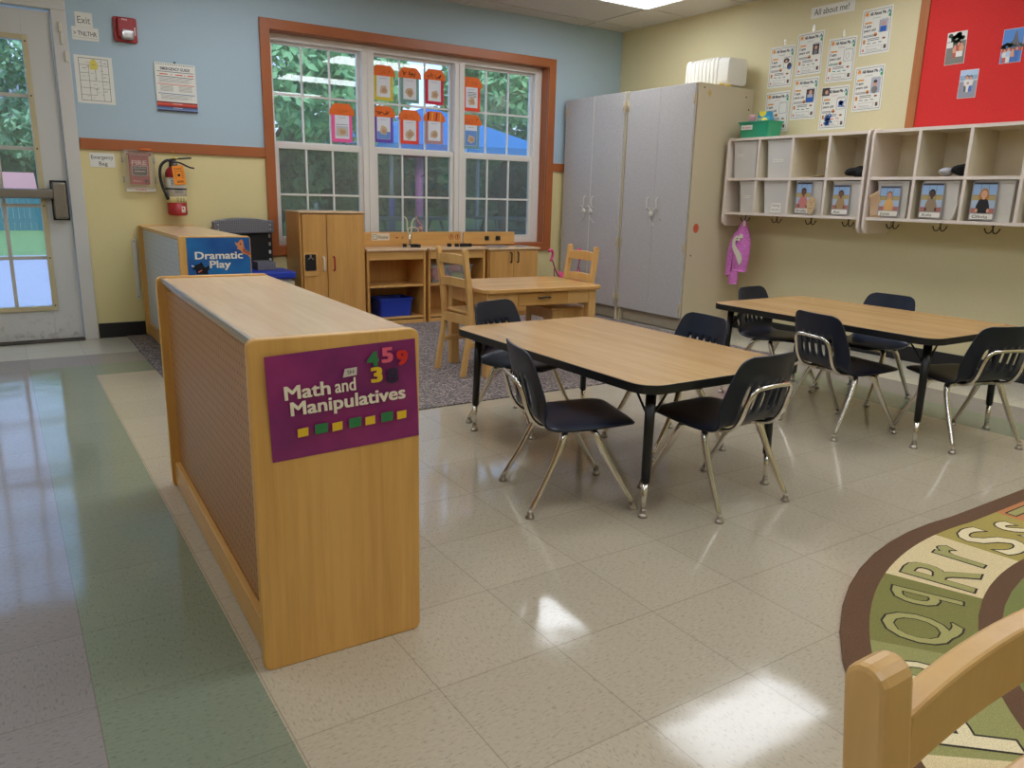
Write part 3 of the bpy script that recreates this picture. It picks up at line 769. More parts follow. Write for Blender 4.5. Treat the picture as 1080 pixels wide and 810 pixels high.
def base_cabinet():
    x0, x1, y0, y1, h = 3.025, 3.535, 4.262, 4.585, .590
    t = thing('play_cabinet', 'wooden play cabinet with two closed doors and black handles beside the window corner', 'play kitchen unit', ((x0 + x1) / 2, (y0 + y1) / 2, BZ), group='play kitchen units')
    b = MB(); b.box(x0 + .004, x0 + .02, y0 + .016, y1, BZ, h - .018).box(x1 - .02, x1 - .004, y0 + .016, y1, BZ, h - .018).box(x0 + .02, x1 - .02, y1 - .008, y1, BZ, h - .018).box(x0 + .02, x1 - .02, y0 + .02, y1 - .008, BZ, .05)
    build('carcass', b, M_maplez, t, bevel=.002)
    b = MB(); b.box(x0 - .006, x1 + .012, y0 - .008, y1, h - .018, h); build('worktop', b, M_mapletop, t, bevel=.005)
    xm = (x0 + x1) / 2
    for a, c, hx in ((x0 + .016, xm - .002, xm - .034), (xm + .002, x1 - .008, xm + .034)):
        d = MB(); d.box(a, c, y0, y0 + .014, .045, h - .022); o = build('cabinet_door', d, M_maplez, t, bevel=.002)
        k = MB().mat(0, True); k.tube(bez([(hx, y0, .552), (hx, y0 - .02, .547), (hx, y0 - .021, .51), (hx, y0 - .02, .473), (hx, y0, .468)], 3), .0058, 8); build('door_handle', k, M_black, o)
    b = MB(); b.box(2.955, 3.478, 4.56, 4.578, .5985, .708); BS = build('backsplash', b, M_maplex, t, bevel=.006, seg=3)
    for x in (3.185, 3.30): k = MB(); k.box(x - .018, x + .018, 4.545, 4.56, .636, .672); build('stove_knob', k, M_black, BS, bevel=.003)
    k = MB().mat(0, True); k.lathe([(.10, 0), (.105, .004), (.09, .006), (.07, .004), (.001, .004)], (3.22, 4.44, h), 28); build('hob_plate', k, mat('grey hob', (150, 148, 150), .35), t)
    k = MB().mat(0, True); k.lathe([(.055, 0), (.058, .004), (.04, .005), (.001, .003)], (3.45, 4.40, h), 24); build('hob_plate', k, MATS['grey hob'], t)
base_cabinet()

def card(name, label, cat, w, h, M, draw=None, mats=None, group=None, curl=0.0, th=.0008):
    mb = MB(); mb.mat(0)
    if curl:
        n = 8; mb.smooth = True
        mb.grid([[(-w / 2 + w * i / n, -h / 2 + h * j / n, .001 + curl * (max(0, i / n - .55) / .45) ** 2 * (1 - j / n)) for j in range(n + 1)] for i in range(n + 1)])
    else: mb.box(-w / 2, w / 2, -h / 2, h / 2, 0, th)
    if draw: draw(mb, th + .0006)
    o = build(name, mb, mats or [M_paper, M_ink], matrix=M)
    return tag(o, label, cat, group)

def d_home(mb, z):
    mb.mat(1); mb.frame2d(-.068, -.018, -.034, .016, .003, z); mb.line(-.058, 0, -.045, 0, .003, z); mb.text('Home', -.022, -.016, .085, .028, z)
card('home_sign', 'small white card lettered Home taped to the play sink backsplash', 'sign', .155, .056, BW(2.19, .672, 4.5585), d_home, [mat('sign card', (226, 212, 186), .7), M_ink])

# things on the kitchen shelves
def tub(name, label, cat, x0, x1, y0, y1, z0, z1, m, rim, taper=.02, group=None):
    t = thing(name, label, cat, ((x0 + x1) / 2, (y0 + y1) / 2, z0), group=group)
    cx, cy = (x0 + x1) / 2, (y0 + y1) / 2; w, l = x1 - x0, y1 - y0
    def ring(k, z, g): return [(p[0], p[1], z) for p in rrect(w - g, l - g, .02, 4, cx, cy)]
    rs = [ring(0, z0, 2 * taper), ring(1, z1, 0), ring(2, z1, .008), ring(3, z0 + .004, 2 * taper + .008)]; n = len(rs[0])
    b = MB(); vs = [p for r in rs for p in r]; fs = [tuple(range(n))[::-1], tuple(range(3 * n, 4 * n))]
    for k in range(3):
        for i in range(n): fs.append((k * n + i, k * n + (i + 1) % n, (k + 1) * n + (i + 1) % n, (k + 1) * n + i))
    b.add(vs, fs); build('tub_body', b, m, t)
    o = rrect(w + rim, l + rim, .024, 4, cx, cy); i_ = rrect(w - .004, l - .004, .019, 4, cx, cy); n = len(o)
    vs = [(p[0], p[1], z1 - .006) for p in o] + [(p[0], p[1], z1 + .002) for p in o] + [(p[0], p[1], z1 + .002) for p in i_] + [(p[0], p[1], z1 - .006) for p in i_]; fs = []
    for i in range(n):
        for k in range(4): fs.append((k * n + i, k * n + (i + 1) % n, ((k + 1) % 4) * n + (i + 1) % n, ((k + 1) % 4) * n + i))
    b = MB(); b.add(vs, fs); build('tub_rim', b, m, t)
    return t
tub('storage_bin', 'blue plastic storage bin on the lower shelf of the play sink', 'bin', 2.068, 2.348, 4.30, 4.52, .0635, .205, M_blue, .022, .012)
mb = MB(); mb.box(2.03, 2.39, 4.298, 4.5, .0065, .034); tag(build('play_tray', mb, mat('red tray', (150, 44, 36), .5), bevel=.004), 'flat red tray pushed under the bottom shelf of the play sink', 'tray', kind=None)
tub('food_tub', 'clear plastic tub of pretend food on the upper shelf of the play stove', 'bin', 2.510, 2.90, 4.29, 4.52, .3145, .455, clear('clear tub plastic', (216, 222, 224), .14, .12, .08), .02, .02)
FOOD = [((2.60, 4.39, .380), (.055, .045, .055), (214, 78, 58), 'round orange-red pretend fruit at the left of the clear food tub'),
        ((2.70, 4.42, .366), (.04, .05, .042), (70, 60, 54), 'dark brown pretend food in the middle of the clear food tub'),
        ((2.80, 4.385, .355), (.058, .04, .03), (172, 190, 60), 'yellow-green pretend vegetable at the right of the clear food tub'),
        ((2.79, 4.43, .418), (.055, .045, .032), (222, 110, 84), 'pinkish-orange pretend food lying on top in the clear food tub'),
        ((2.68, 4.36, .350), (.036, .03, .026), (196, 60, 44), 'small red pretend food at the front of the clear food tub')]
for i, (c, r, col, lab) in enumerate(FOOD):
    mb = MB().mat(0, True); mb.ell(c, r, 18, 12)
    for k, p in enumerate(mb.v):
        d = 1 + .08 * math.sin(p[0] * 170 + i) * math.cos(p[1] * 150); mb.v[k] = tuple(c[j] + (p[j] - c[j]) * d for j in range(3))
    tag(build('play_food', mb, mat('food %d' % i, col, .5)), lab, 'toy food', 'pretend food in the clear tub')
mb = MB().mat(0, True); mb.tube(bez([(2.45, 4.6, .606), (2.452, 4.6, .72), (2.475, 4.6, .742), (2.52, 4.6, .742), (2.545, 4.6, .715), (2.548, 4.6, .606)], 5), .006, 8)
mb.mat(1, True); mb.tube(bez([(2.545, 4.605, .612), (2.58, 4.605, .70), (2.578, 4.605, .76), (2.552, 4.605, .79), (2.53, 4.605, .83)], 5), .006, 8).ell((2.565, 4.603, .735), (.02, .012, .018), 10, 8)
tag(build('toy_basket_handles', mb, [mat('pale wire', (206, 188, 176), .5), mat('rose wire', (190, 140, 120), .5)]), 'pale curved toy handles on the window sill behind the play stove', 'toy')

# ------------------------------------------------------------------ tool bench
def tool_bench():
    t = thing('tool_bench', 'black and blue plastic toy tool bench with a grey tread-plate header by the window', 'toy workbench', (1.15, 4.4, BZ))
    x0, x1 = .893, 1.318
    b = MB(); b.prism(rrect(x1 - x0, .46, .02, 4, (x0 + x1) / 2, .53), 4.535, 4.56, 'y'); build('back_panel', b, mat('bench black', (20, 20, 22), .5), t, bevel=.004)
    mt = mat('tread plate grey', (112, 110, 112), .4); n = NT(mt); co = n.scale(n.objco(), (1, 1, 1)); w = n.n('ShaderNodeTexChecker'); w.inputs['Scale'].default_value = 110.0
    mp = n.n('ShaderNodeMapping'); mp.inputs['Rotation'].default_value = (0, PI / 4, 0); n.l(n.objco(), mp.inputs['Vector']); n.l(mp.outputs[0], w.inputs['Vector'])
    w.inputs['Color1'].default_value = lin((128, 126, 128)); w.inputs['Color2'].default_value = lin((92, 90, 94)); n.l(w.outputs[0], n.b.inputs['Base Color'])
    pts = [(x0, .700), (x1, .712), (x1, .800)] + [(x1 - (x1 - x0) * k / 10, .795 + .022 * math.sin(PI * k / 10)) for k in range(1, 10)] + [(x0, .792)]
    b = MB(); b.prism([(p[0], p[1]) for p in pts], 4.47, 4.535, 'y'); h = build('header', b, mt, t, bevel=.010, seg=3)
    rv = MB().mat(0, True)
    for x in (x0 + .03, x1 - .03):
        for z in (.735, .768): rv.lathe([(.008, 0), (.006, -.004)], (x, 4.47, z), 10, 'y')
    build('bolt', rv, mat('bolt grey', (176, 174, 176), .35), h)
    for k in range(4):
        z = .50 + .058 * k; s = MB(); s.box(1.288, 1.302, 4.52, 4.536, z, z + .024); build('tool_hook', s, mat('hook white', (206, 200, 188), .5), t, bevel=.002)
    b = MB(); b.prism(rrect(.46, .34, .03, 4, 1.155, 4.37), .405, .452); build('bench_top', b, M_blue, t, bevel=.008, seg=3)
    b = MB(); b.prism(rrect(.42, .30, .03, 4, 1.155, 4.37), BZ, .405); build('bench_base', b, mat('bench grey', (150, 150, 156), .5), t, bevel=.006)
    b = MB(); b.box(1.30, 1.366, 4.205, 4.215, .33, .385); build('bench_label', b, mat('label beige', (190, 180, 150), .6), t)
    b = MB(); b.box(1.155, 1.285, 4.36, 4.375, .452, .512).box(1.155, 1.165, 4.375, 4.50, .452, .512).box(1.275, 1.285, 4.375, 4.50, .452, .512).box(1.155, 1.285, 4.49, 4.50, .452, .512)
    build('tool_drawer', b, mt, t, bevel=.004)
    b = MB(); b.prism([(4.40, .452), (4.53, .452), (4.53, .62)], 1.0, 1.02, 'x'); build('side_bracket', b, M_black, t, bevel=.004)
tool_bench()

# ------------------------------------------------------------------ doll stroller
def stroller():
    t = thing('doll_stroller', 'pink folding doll stroller with hooked handles behind the wooden play table', 'toy stroller', (3.76, 4.14, BZ))
    st = mat('plum tube', (150, 60, 96), .35)
    for s in (-1, 1):
        x = 3.76 + s * .155
        f = MB().mat(0, True); f.tube(bez([(x, 4.16, .50), (3.76 + s * .10, 4.14, .36), (3.76 - s * .02, 4.12, .24), (3.76 - s * .12, 4.06, .06)], 5), .006, 8); build('frame_tube', f, st, t)
        f = MB().mat(0, True); f.tube([(x - s * .02, 4.145, .42), (x + .06, 4.2, .27), (x + .02, 4.26, .06)], .005, 8); build('frame_tube', f, st, t)
        h = MB().mat(0, True); h.tube(bez([(x - .012, 4.16, .48), (x + .012, 4.165, .525), (x + .004, 4.16, .56), (x - .022, 4.15, .575), (x - .045, 4.15, .562)], 4), .012, 10); build('handle', h, M_pink, t)
        for y in (4.06, 4.26):
            w = MB().mat(0, True); xx = 3.76 + s * (.125 if y < 4.1 else .15); w.lathe([(.001, -.012), (.028, -.012), (.034, 0), (.028, .012), (.001, .012)], (xx, y, BZ + .034), 18, 'x'); build('wheel', w, M_black, t)
    P = [[(3.76 + u * .105, 4.13 - .11 * v + .06 * v * v, .40 - .22 * v - .03 * (1 - u * u)) for u in (-1, -.5, 0, .5, 1)] for v in (0, .25, .5, .75, 1)]
    b = MB().mat(0, True); b.grid(P); build('seat_fabric', b, mat('pink fabric', (214, 70, 122), .8), t, solid=.004)
stroller()

# ------------------------------------------------------------------ tall cabinets
def tall_cabinets():
    mdoor = speckle('grey laminate', (188, 183, 179), (200, 195, 190), .45, 120.0); mside = mat('beige laminate', (204, 190, 160), .45); hing = mat('hinge beige', (196, 180, 146), .4)
    mloop = mat('white lock plastic', (222, 216, 200), .4)
    for k, (y0, y1, xf, lab) in enumerate(((3.775, 4.575, 4.005, 'left of two tall grey cabinets, nearest the window, with locks hanging on each door'),
                                           (3.022, 3.770, 4.030, 'right of two tall grey cabinets, beside the coat cubbies, white tubs on top'))):
        h = 1.862
        t = thing('tall_cabinet', lab, 'cabinet', ((xf + XR) / 2, (y0 + y1) / 2, 0), group='tall storage cabinets')
        x1 = XR - .004
        for ya in (y0, y1 - .02): b = MB(); b.box(xf + .022, x1, ya, ya + .02, .0, h); build('side_panel', b, mside, t, bevel=.002)
        b = MB(); b.box(x1 - .01, x1, y0 + .02, y1 - .02, 0, h); build('back_panel', b, mside, t)
        b = MB(); b.box(xf + .022, x1 - .01, y0 + .02, y1 - .02, h - .02, h); build('top_panel', b, mside, t)
        b = MB(); b.box(xf + .05, xf + .065, y0 + .02, y1 - .02, .006, .12); build('kick_board', b, mat('kick beige', (176, 164, 142), .5), t)
        b = MB(); b.box(xf + .05, x1 - .01, y0 + .02, y1 - .02, .12, .14); build('bottom_panel', b, mside, t)
        ym = (y0 + y1) / 2
        for side in (0, 1):
            a, c = (y0 + .012, ym - (.004 if k == 0 else .0012)) if side == 0 else (ym + (.004 if k == 0 else .0012), y1 - .004)
            d = MB(); d.box(xf, xf + .019, a, c, .112, h - .004); o = build('cabinet_door', d, mdoor, t, bevel=.002)
            hy = ym + (.055 if side else -.055); hz = (1.02, .94)
            hd = MB().mat(0, True); hd.tube(bez([(xf, hy, 1.028), (xf - .022, hy, 1.024), (xf - .026, hy, .985), (xf - .022, hy, .945), (xf, hy, .94)], 3), .0052, 8); build('door_handle', hd, mloop, o)
            he = y0 + .010 if side == 0 else y1 - .010
            for z in (.19, .66, 1.745):
                g = MB(); g.box(xf - .005, xf + .010, he - .0095, he + .0095, z - .035, z + .035); g.mat(0, True).tube([(xf - .006, he, z - .036), (xf - .006, he, z + .036)], .005, 8); build('hinge', g, hing, o)
        if k == 0:
            e = MB(); e.box(xf - .001, xf + .018, ym - .004, ym + .004, .115, h - .006); build('edge_strip', e, mat('edge white', (222, 214, 200), .45), t)
            locks = [(ym + .06, 1), (ym - .035, -1)]
        else:
            locks = [(ym + .005, -1)]
            s = MB().mat(0, True); s.lathe([(.009, 0), (.009, -.005)], (xf, ym - .085, .865), 12, 'x'); build('key_lock', s, M_glide, t)
        for ly, s in locks:
            q = thing('cord_lock', {0: {1: 'white cord lock on the handle of the leftmost cabinet door', -1: 'white cord lock on the second cabinet door from the window, its tail swinging right'}, 1: {-1: 'white cord lock tying both handles of the right tall cabinet together'}}[k][s], 'lock', (xf - .02, ly, .9), group='white cord locks')
            m = MB().mat(0, True); m.lathe([(.001, .008), (.020, .006), (.024, 0), (.020, -.006), (.001, -.008)], (xf - .018, ly, .902), 18, 'x'); build('lock_disc', m, mloop, q)
            m = MB().mat(0, True); m.tube(bez([(xf - .012, ly + .012, .92), (xf - .016, ly + .03, .945), (xf - .014, ly + .052, .952)], 4), .0045, 6)
            if k == 1: m.tube(bez([(xf - .012, ly - .012, .92), (xf - .016, ly - .03, .945), (xf - .014, ly - .052, .952)], 4), .0045, 6)
            m.tube(bez([(xf - .018, ly - s * .004, .88), (xf - .018, ly - .006 * s, .85), (xf - .016, ly + .03 * s, .822), (xf - .012, ly + .055 * s if k == 0 else ly - .02, .805)], 5), .0035, 6)
            build('lock_cord', m, mloop, q)
        if k == 1:
            ms = mat('red sticker', (206, 92, 66), .6)
            d = MB().mat(0); d.prism([(4.135 + .03 * math.cos(a), .808 + .036 * math.sin(a)) for a in [2 * PI * i / 20 for i in range(20)]], y0 - .001, y0, 'y'); build('round_sticker', d, ms, t)
            d = MB(); d.prism([(4.17 + .02 * math.cos(a), 1.795 + .028 * math.sin(a)) for a in [PI / 2 * i for i in range(4)]], y0 - .001, y0, 'y'); build('diamond_sticker', d, mat('gold sticker', (196, 170, 96), .5), t)
            d = MB().mat(0)
            for x, z in ((4.57, 1.80), (4.61, 1.71), (4.11, 1.83), (4.10, .60)): d.lathe([(.007, y0 - .001), (.007, y0)], (x, 0, z), 10, 'y')
            build('screw_cap', d, mat('cap brown', (96, 78, 54), .5), t)
tall_cabinets()
# stack of nested white tubs lying on their sides on the right cabinet
M_tub = mat('milky plastic', (238, 234, 224), .4, trans=.0)
def nested_tubs():
    W, H, D = .245, .222, .11; n = 9
    def mk(i):
        mb = MB(); rs = [(rrect(W - .034, H - .03, .035, 5), 0), (rrect(W - .014, H - .012, .04, 5), D - .016), (rrect(W + .002, H + .002, .042, 5), D - .014), (rrect(W + .002, H + .002, .042, 5), D), (rrect(W - .018, H - .016, .038, 5), D), (rrect(W - .04, H - .036, .032, 5), .003)]; m = len(rs[0][0])
        vs = [(p[0], y, p[1]) for r, y in rs for p in r]; L = len(rs)
        fs = [tuple(range(m)), tuple(range((L - 1) * m, L * m))[::-1]]
        for k in range(L - 1):
            for j in range(m): fs.append((k * m + j, (k + 1) * m + j, (k + 1) * m + (j + 1) % m, k * m + (j + 1) % m))
        mb.mat(0, True).add(vs, fs); return mb
    first = None
    for i in range(n):
        if first is None: o = first = build('storage_tub', mk(0), M_tub, loc=(0, 0, 0), bevel=.002)
        else: o = first.copy(); COL.objects.link(o)
        o.location = (4.475, 3.045 + .039 * i, 1.8645 + H / 2)
        tag(o, 'white tub showing its flat bottom, front of the nested stack on the right tall cabinet' if i == 0 else
            'white tub showing as one slice of the nested stack on the right tall cabinet', 'tub', 'nested white tubs on the cabinet')
nested_tubs()
for x, lab in ((4.30, 'left of two yellow clips sticking out under the white tubs on the cabinet'), (4.375, 'right of two yellow clips sticking out under the white tubs on the cabinet')):
    mb = MB(); mb.box(x - .022, x + .022, 3.024, 3.042, 1.8625, 1.8745); tag(build('toy_clip', mb, mat('bright yellow', (240, 200, 60), .5), bevel=.003), lab, 'clip', 'yellow clips')

# ------------------------------------------------------------------ coat cubbies on the right wall
XF = 4.36
def cubbies(ya, yb, cells, lab, hooks):
    """unit from y=ya (far) down to y=yb (near)"""
    z0, z1 = .920, 1.478
    t = thing('coat_cubby', lab, 'cubby shelf', (4.5, (ya + yb) / 2, z0), group='wall cubby units')
    x1 = XR - .003
    for z, nm in ((z1 - .018, 'top_board'), (1.172, 'middle_shelf'), (z0, 'bottom_shelf')):
        b = MB(); b.mat(0).box(XF + .004, x1, yb + .002, ya - .002, z, z + .018); b.mat(1).box(XF, XF + .004, yb + .002, ya - .002, z - .001, z + .0185); build(nm, b, [M_cream, M_trimpink], t)
    b = MB(); b.box(x1 - .008, x1, yb, ya, z0 + .018, z1 - .018); build('back_panel', b, M_cream, t)
    w = (ya - yb) / cells
    for k in range(1, cells):
        for a, c in ((z0 + .018, 1.172), (1.19, z1 - .018)):
            b = MB(); y = ya - w * k; b.mat(0).box(XF + .004, x1 - .008, y - .009, y + .009, a, c); b.mat(1).box(XF + .001, XF + .004, y - .009, y + .009, a, c); build('divider', b, [M_cream, M_trimpink], t)
    for y in (ya - .001, yb + .001):
        y0, y1 = (y - .018, y) if y == ya - .001 else (y, y + .018)
        pr = rrect(x1 - XF + .012, .655, .045, 5, (x1 + XF - .012) / 2, 1.160); b = MB(); b.prism(pr, y0, y1, 'y'); build('end_panel', b, M_trimpink, t, bevel=.004)
    for k in range(hooks):
        y = ya - w * (k + .5); h = MB().mat(0, True); zt = z0; hx = XF + .10
        h.tube([(hx, y, zt), (hx, y, zt - .03)], .0045, 8).ell((hx, y, zt - .004), (.012, .012, .004), 10, 6)
        for s in (-1, 1): h.tube(bez([(hx, y, zt - .025), (hx - .006, y + s * .010, zt - .046), (hx - .008, y + s * .028, zt - .047), (hx - .006, y + s * .042, zt - .026)], 4), .0034, 8).ell((hx - .006, y + s * .042, zt - .025), (.005, .005, .005), 8, 6)
        build('coat_hook', h, M_blkmetal, t)
    return w
W1 = cubbies(2.972, 1.800, 4, 'left cream wall cubby unit, beside the tall cabinet with a green basket on top', 4)
W2 = cubbies(1.780, .560, 4, 'right cream wall cubby unit below the red pin board', 4)

M_label = mat('label card', (232, 226, 214), .7)
def cubby_bin(yc, zc, wy, label, w=.20, h=.235, xf=XF + .02, d=.24, note=None):
    """frosted bin, its front face towards the room; yc centre"""
    t = thing('cubby_bin', label, 'bin', (xf + d / 2, yc, zc), group='frosted bins in the cubbies')
    b = MB(); o = .010
    vs = []; 
    for z, g in ((zc + .0005, .018), (zc + h, 0)):
        for x, y in ((xf + g, yc - w / 2 + g * .6), (xf + d - g, yc - w / 2 + g * .6), (xf + d - g, yc + w / 2 - g * .6), (xf + g, yc + w / 2 - g * .6)): vs.append((x, y, z))
    for z, g in ((zc + h, .004), (zc + .006, .022)):
        for x, y in ((xf + g, yc - w / 2 + g * .6), (xf + d - g, yc - w / 2 + g * .6), (xf + d - g, yc + w / 2 - g * .6), (xf + g, yc + w / 2 - g * .6)): vs.append((x, y, z))
    fs = [(3, 2, 1, 0), (12, 13, 14, 15)]
    for k in range(3):
        for i in range(4): fs.append((k * 4 + i, k * 4 + (i + 1) % 4, k * 4 + 4 + (i + 1) % 4, k * 4 + 4 + i))
    b.add(vs, fs); build('bin_body', b, M_grayplastic, t, bevel=.004)
    b = MB(); b.box(xf - .004, xf + d, yc - w / 2 - .004, yc - w / 2, zc + h - .012, zc + h + .001).box(xf - .004, xf + d, yc + w / 2, yc + w / 2 + .004, zc + h - .012, zc + h + .001).box(xf - .004, xf, yc - w / 2, yc + w / 2, zc + h - .012, zc + h + .001)
    build('bin_rim', b, M_grayplastic, t, bevel=.001)
    if note:
        ww, hh, ny, nz, txt = note
        m = MB(); x = xf + .018 * (1 - nz / h) - .0015
        m.mat(0).box(x - .0008, x, yc + ny - ww / 2, yc + ny + ww / 2, zc + nz - hh / 2, zc + nz + hh / 2)
        o = build('bin_label', m, M_label, t)
        mm = MB(); lines = txt.split('|'); mm.mat(0)
        for i, l in enumerate(lines): mm.text(l, 0, (len(lines) - 1 - 2 * i) * hh * .2 - hh * .15, ww * .8, hh * (.38 if len(lines) == 1 else .24), 0, 0, 'CENTER')
        M = RW(yc + ny, zc + nz, x - .0014); mm.v = [tuple(M @ Vector(p)) for p in mm.v]
        build('label_lettering', mm, M_grayink, o)
    return t
ZU, ZL = 1.1905, .9385
def cy(u, k): return (2.972 - W1 * (k + .5)) if u == 1 else (1.780 - W2 * (k + .5))
cubby_bin(cy(1, 0) - .005, ZU, 0, 'frosted bin in the far left upper cubby, small label near its top left', w=.215, h=.262, note=(.052, .020, .045, .165, 'Jackets'))
cubby_bin(cy(1, 1) - .02, ZU, 0, 'frosted bin in the second upper cubby from the tall cabinet, tilted label strip', w=.205, h=.262, note=(.085, .020, .005, .12, 'Hats mittens'))
cubby_bin(cy(1, 0) - .055, ZL, 0, 'narrow frosted bin in the far left lower cubby, label at its middle', w=.14, h=.225, note=(.058, .018, 0, .115, 'Shoes'))
cubby_bin(cy(1, 1) - .02, ZL, 0, 'frosted bin in the second lower cubby with a square white note at its bottom', w=.205, h=.23, note=(.085, .075, -.01, .045, 'I bring|extra clothes'))
PH_SKY, PH_GOLD, PH_BRICK = mat('photo sky', (146, 176, 212), .5), mat('photo autumn', (176, 156, 104), .5), mat('photo brick', (176, 110, 98), .5)
def photo_card(nm, skin, hair, shirt, label, M, w=.115, h=.18, hairlong=False, frame=None):
    """name card with a portrait of a sitting child in front of a window"""
    mb = MB(); z = .0016; mb.mat(0).box(-w / 2, w / 2, -h / 2, h / 2, 0, .001)
    a = w / 2 - .006; b0 = -h / 2 + .040; top = h / 2 - .006
    mb.mat(1).rect(-a, b0, a, top, z); H = top - b0
    mb.mat(2).rect(-a, b0 + H * .42, a, b0 + H * .60, z + .0003); mb.mat(8).rect(-a, b0 + H * .18, a, b0 + H * .42, z + .0003); mb.mat(3).rect(-a, b0, a, b0 + H * .16, z + .0003)
    for x in (-a * .33, a * .33): mb.mat(7).line(x, b0 + H * .2, x, top, .0016, z + .0004)
    mb.mat(7).line(-a, b0 + H * .58, a, b0 + H * .58, .0014, z + .0004); mb.mat(7).rect(-a, top - .010, a, top, z + .0005)
    k = h / .18; z2 = z + .001
    if hairlong: mb.mat(5).disc(0, b0 + H * .54, .023 * k, .040 * k, z2)
    mb.mat(6).poly([(-.030 * k, b0), (-.031 * k, b0 + H * .22), (-.021 * k, b0 + H * .42), (-.010 * k, b0 + H * .47), (.010 * k, b0 + H * .47), (.021 * k, b0 + H * .42), (.031 * k, b0 + H * .22), (.030 * k, b0)], z2 + .0003)
    mb.mat(4).rect(-.006 * k, b0 + H * .45, .006 * k, b0 + H * .52, z2 + .0005)
    mb.mat(5).disc(0, b0 + H * .66, .0165 * k, .020 * k, z2 + .0006); mb.mat(4).disc(0, b0 + H * .62, .0138 * k, .0178 * k, z2 + .0009)
    for s in (-1, 1): mb.mat(7).disc(s * .005 * k, b0 + H * .635, .0016 * k, z=z2 + .0012, n=8)
    mb.mat(7).line(-.004 * k, b0 + H * .575, .004 * k, b0 + H * .575, .0012, z2 + .0012)
    for s in (-1, 1): mb.mat(4).disc(s * .026 * k, b0 + H * .08, .006 * k, .010 * k, z2 + .0008, 10)
    mb.mat(9).poly(rrect(w * .9, .030, .006, 3, 0, -h / 2 + .021), z2 + .001); mb.mat(10).text(nm, -w * .36, -h / 2 + .012, min(w * .62, .016 * len(nm)), .017, z2 + .0016)
    o = build('photo_card', mb, [frame or mat('card grey', (150, 146, 150), .5), PH_SKY, PH_GOLD, PH_BRICK, mat('photo skin ' + nm, skin, .6), mat('photo hair ' + nm, hair, .6), mat('photo shirt ' + nm, shirt, .6), mat('photo dark', (64, 60, 66), .5), mat('photo pale', (170, 186, 206), .5), M_label, M_ink], matrix=M)
    return tag(o, label, 'photo card', 'portrait cards on the lower cubby bins')
CARDS = [(1, 2, 'Brielle', (104, 66, 52), (44, 30, 26), (196, 120, 112), 'portrait card of a child in a pink top, leftmost portrait card', False, .02, .185),
         (1, 3, 'Avi', (126, 84, 62), (60, 40, 30), (170, 138, 98), 'portrait card of a tan-topped child in the last lower cubby on the left', False, .02, .17),
         (2, 0, 'June', (208, 150, 118), (122, 80, 52), (222, 172, 104), 'portrait card of a child in an orange-yellow top beside a rolled pink cloth', False, -.005, .165),
         (2, 1, 'Xolo', (84, 58, 46), (30, 24, 22), (150, 128, 104), 'portrait card of a child in a tan top with a loose white sheet beside it', False, .03, .18),
         (2, 2, 'Olivia', (220, 164, 130), (176, 122, 66), (28, 26, 28), 'portrait card of a child with long fair hair in a black top', True, .035, .185)]
for u, k, nm, sk, ha, sh, lab, lg, dy, h in CARDS:
    where = {(1, 2): 'third lower cubby of the left unit', (1, 3): 'last lower cubby of the left unit', (2, 0): 'first lower cubby of the right unit', (2, 1): 'second lower cubby of the right unit', (2, 2): 'third lower cubby of the right unit'}[(u, k)]
    cubby_bin(cy(u, k) - .015, ZL, 0, 'frosted bin behind the portrait card in the ' + where, w=.205, h=.226)
    photo_card(nm, sk, ha, sh, lab, RW(cy(u, k) + dy, ZL + .006 + h * 1.17 / 2, XF + .014), w=.128 if u == 1 else .14, h=h * 1.17, hairlong=lg)
cubby_bin(cy(2, 3), ZL, 0, 'frosted bin in the nearest lower cubby at the right edge', w=.225, h=.226)
def d_face(mb, z):
    mb.mat(1); mb.text('o o', -.018, .020, .036, .010, z); mb.line(-.004, .018, .004, .0, .003, z); mb.line(-.014, -.02, .014, -.016, .003, z)
    mb.line(-.02, .034, -.006, .038, .002, z); mb.line(.008, .038, .02, .034, .002, z)
def face_paper():
    mb = MB(); mb.mat(0).prism([(.038 * math.cos(a) * (1 if math.sin(a) > 0 else .8), .06 * math.sin(a)) for a in [2 * PI * i / 28 for i in range(28)]], 0, .003); d_face(mb, .0038)
    tag(build('paper_drawing', mb, [mat('kraft paper', (204, 176, 132), .8), mat('red brown ink', (150, 96, 70), .8)], matrix=RW(cy(1, 2) - .063, ZL + .063, XF - .006, rot=-.08)), 'tan paper face with a drawn smile leaning in front of the first portrait card', 'drawing')
face_paper()
# loose things in the cubbies
def cloth(name, label, cat, c, r, m, seed=0, amp=.12, fr=38, group=None):
    mb = MB().mat(0, True); mb.ell(c, r, 26, 16)
    for k, p in enumerate(mb.v):
        v = Vector(p) - Vector(c); d = 1 + amp * math.sin(v.x * fr + seed) * math.cos(v.y * fr * 1.2 + seed) + amp * .6 * math.sin(v.z * fr * 1.7 + v.y * fr)
        q = Vector(c) + v * d; q.z = max(q.z, c[2] - r[2] * .98); mb.v[k] = tuple(q)
    return tag(build(name, mb, m), label, cat, group)
M_blackcloth = mat('black fabric', (22, 22, 24), .9); M_grey = mat('grey fabric', (172, 170, 174), .9)
cloth('black_hat', 'crumpled black cloth in the fourth upper cubby of the left unit', 'cloth', (4.43, 1.912, ZU + .034), (.06, .062, .032), M_blackcloth, 1, .22, 60)
cloth('knit_hat', 'black and grey bundle in the second upper cubby of the right unit', 'cloth', (4.45, 1.235, ZU + .036), (.075, .045, .036), M_blackcloth, 2, .14, 50)
cloth('white_sock', 'white cloth lying beside the black bundle in the second upper cubby of the right unit', 'cloth', (4.40, 1.305, ZU + .026), (.05, .036, .025), M_grey, 3, .12, 40)
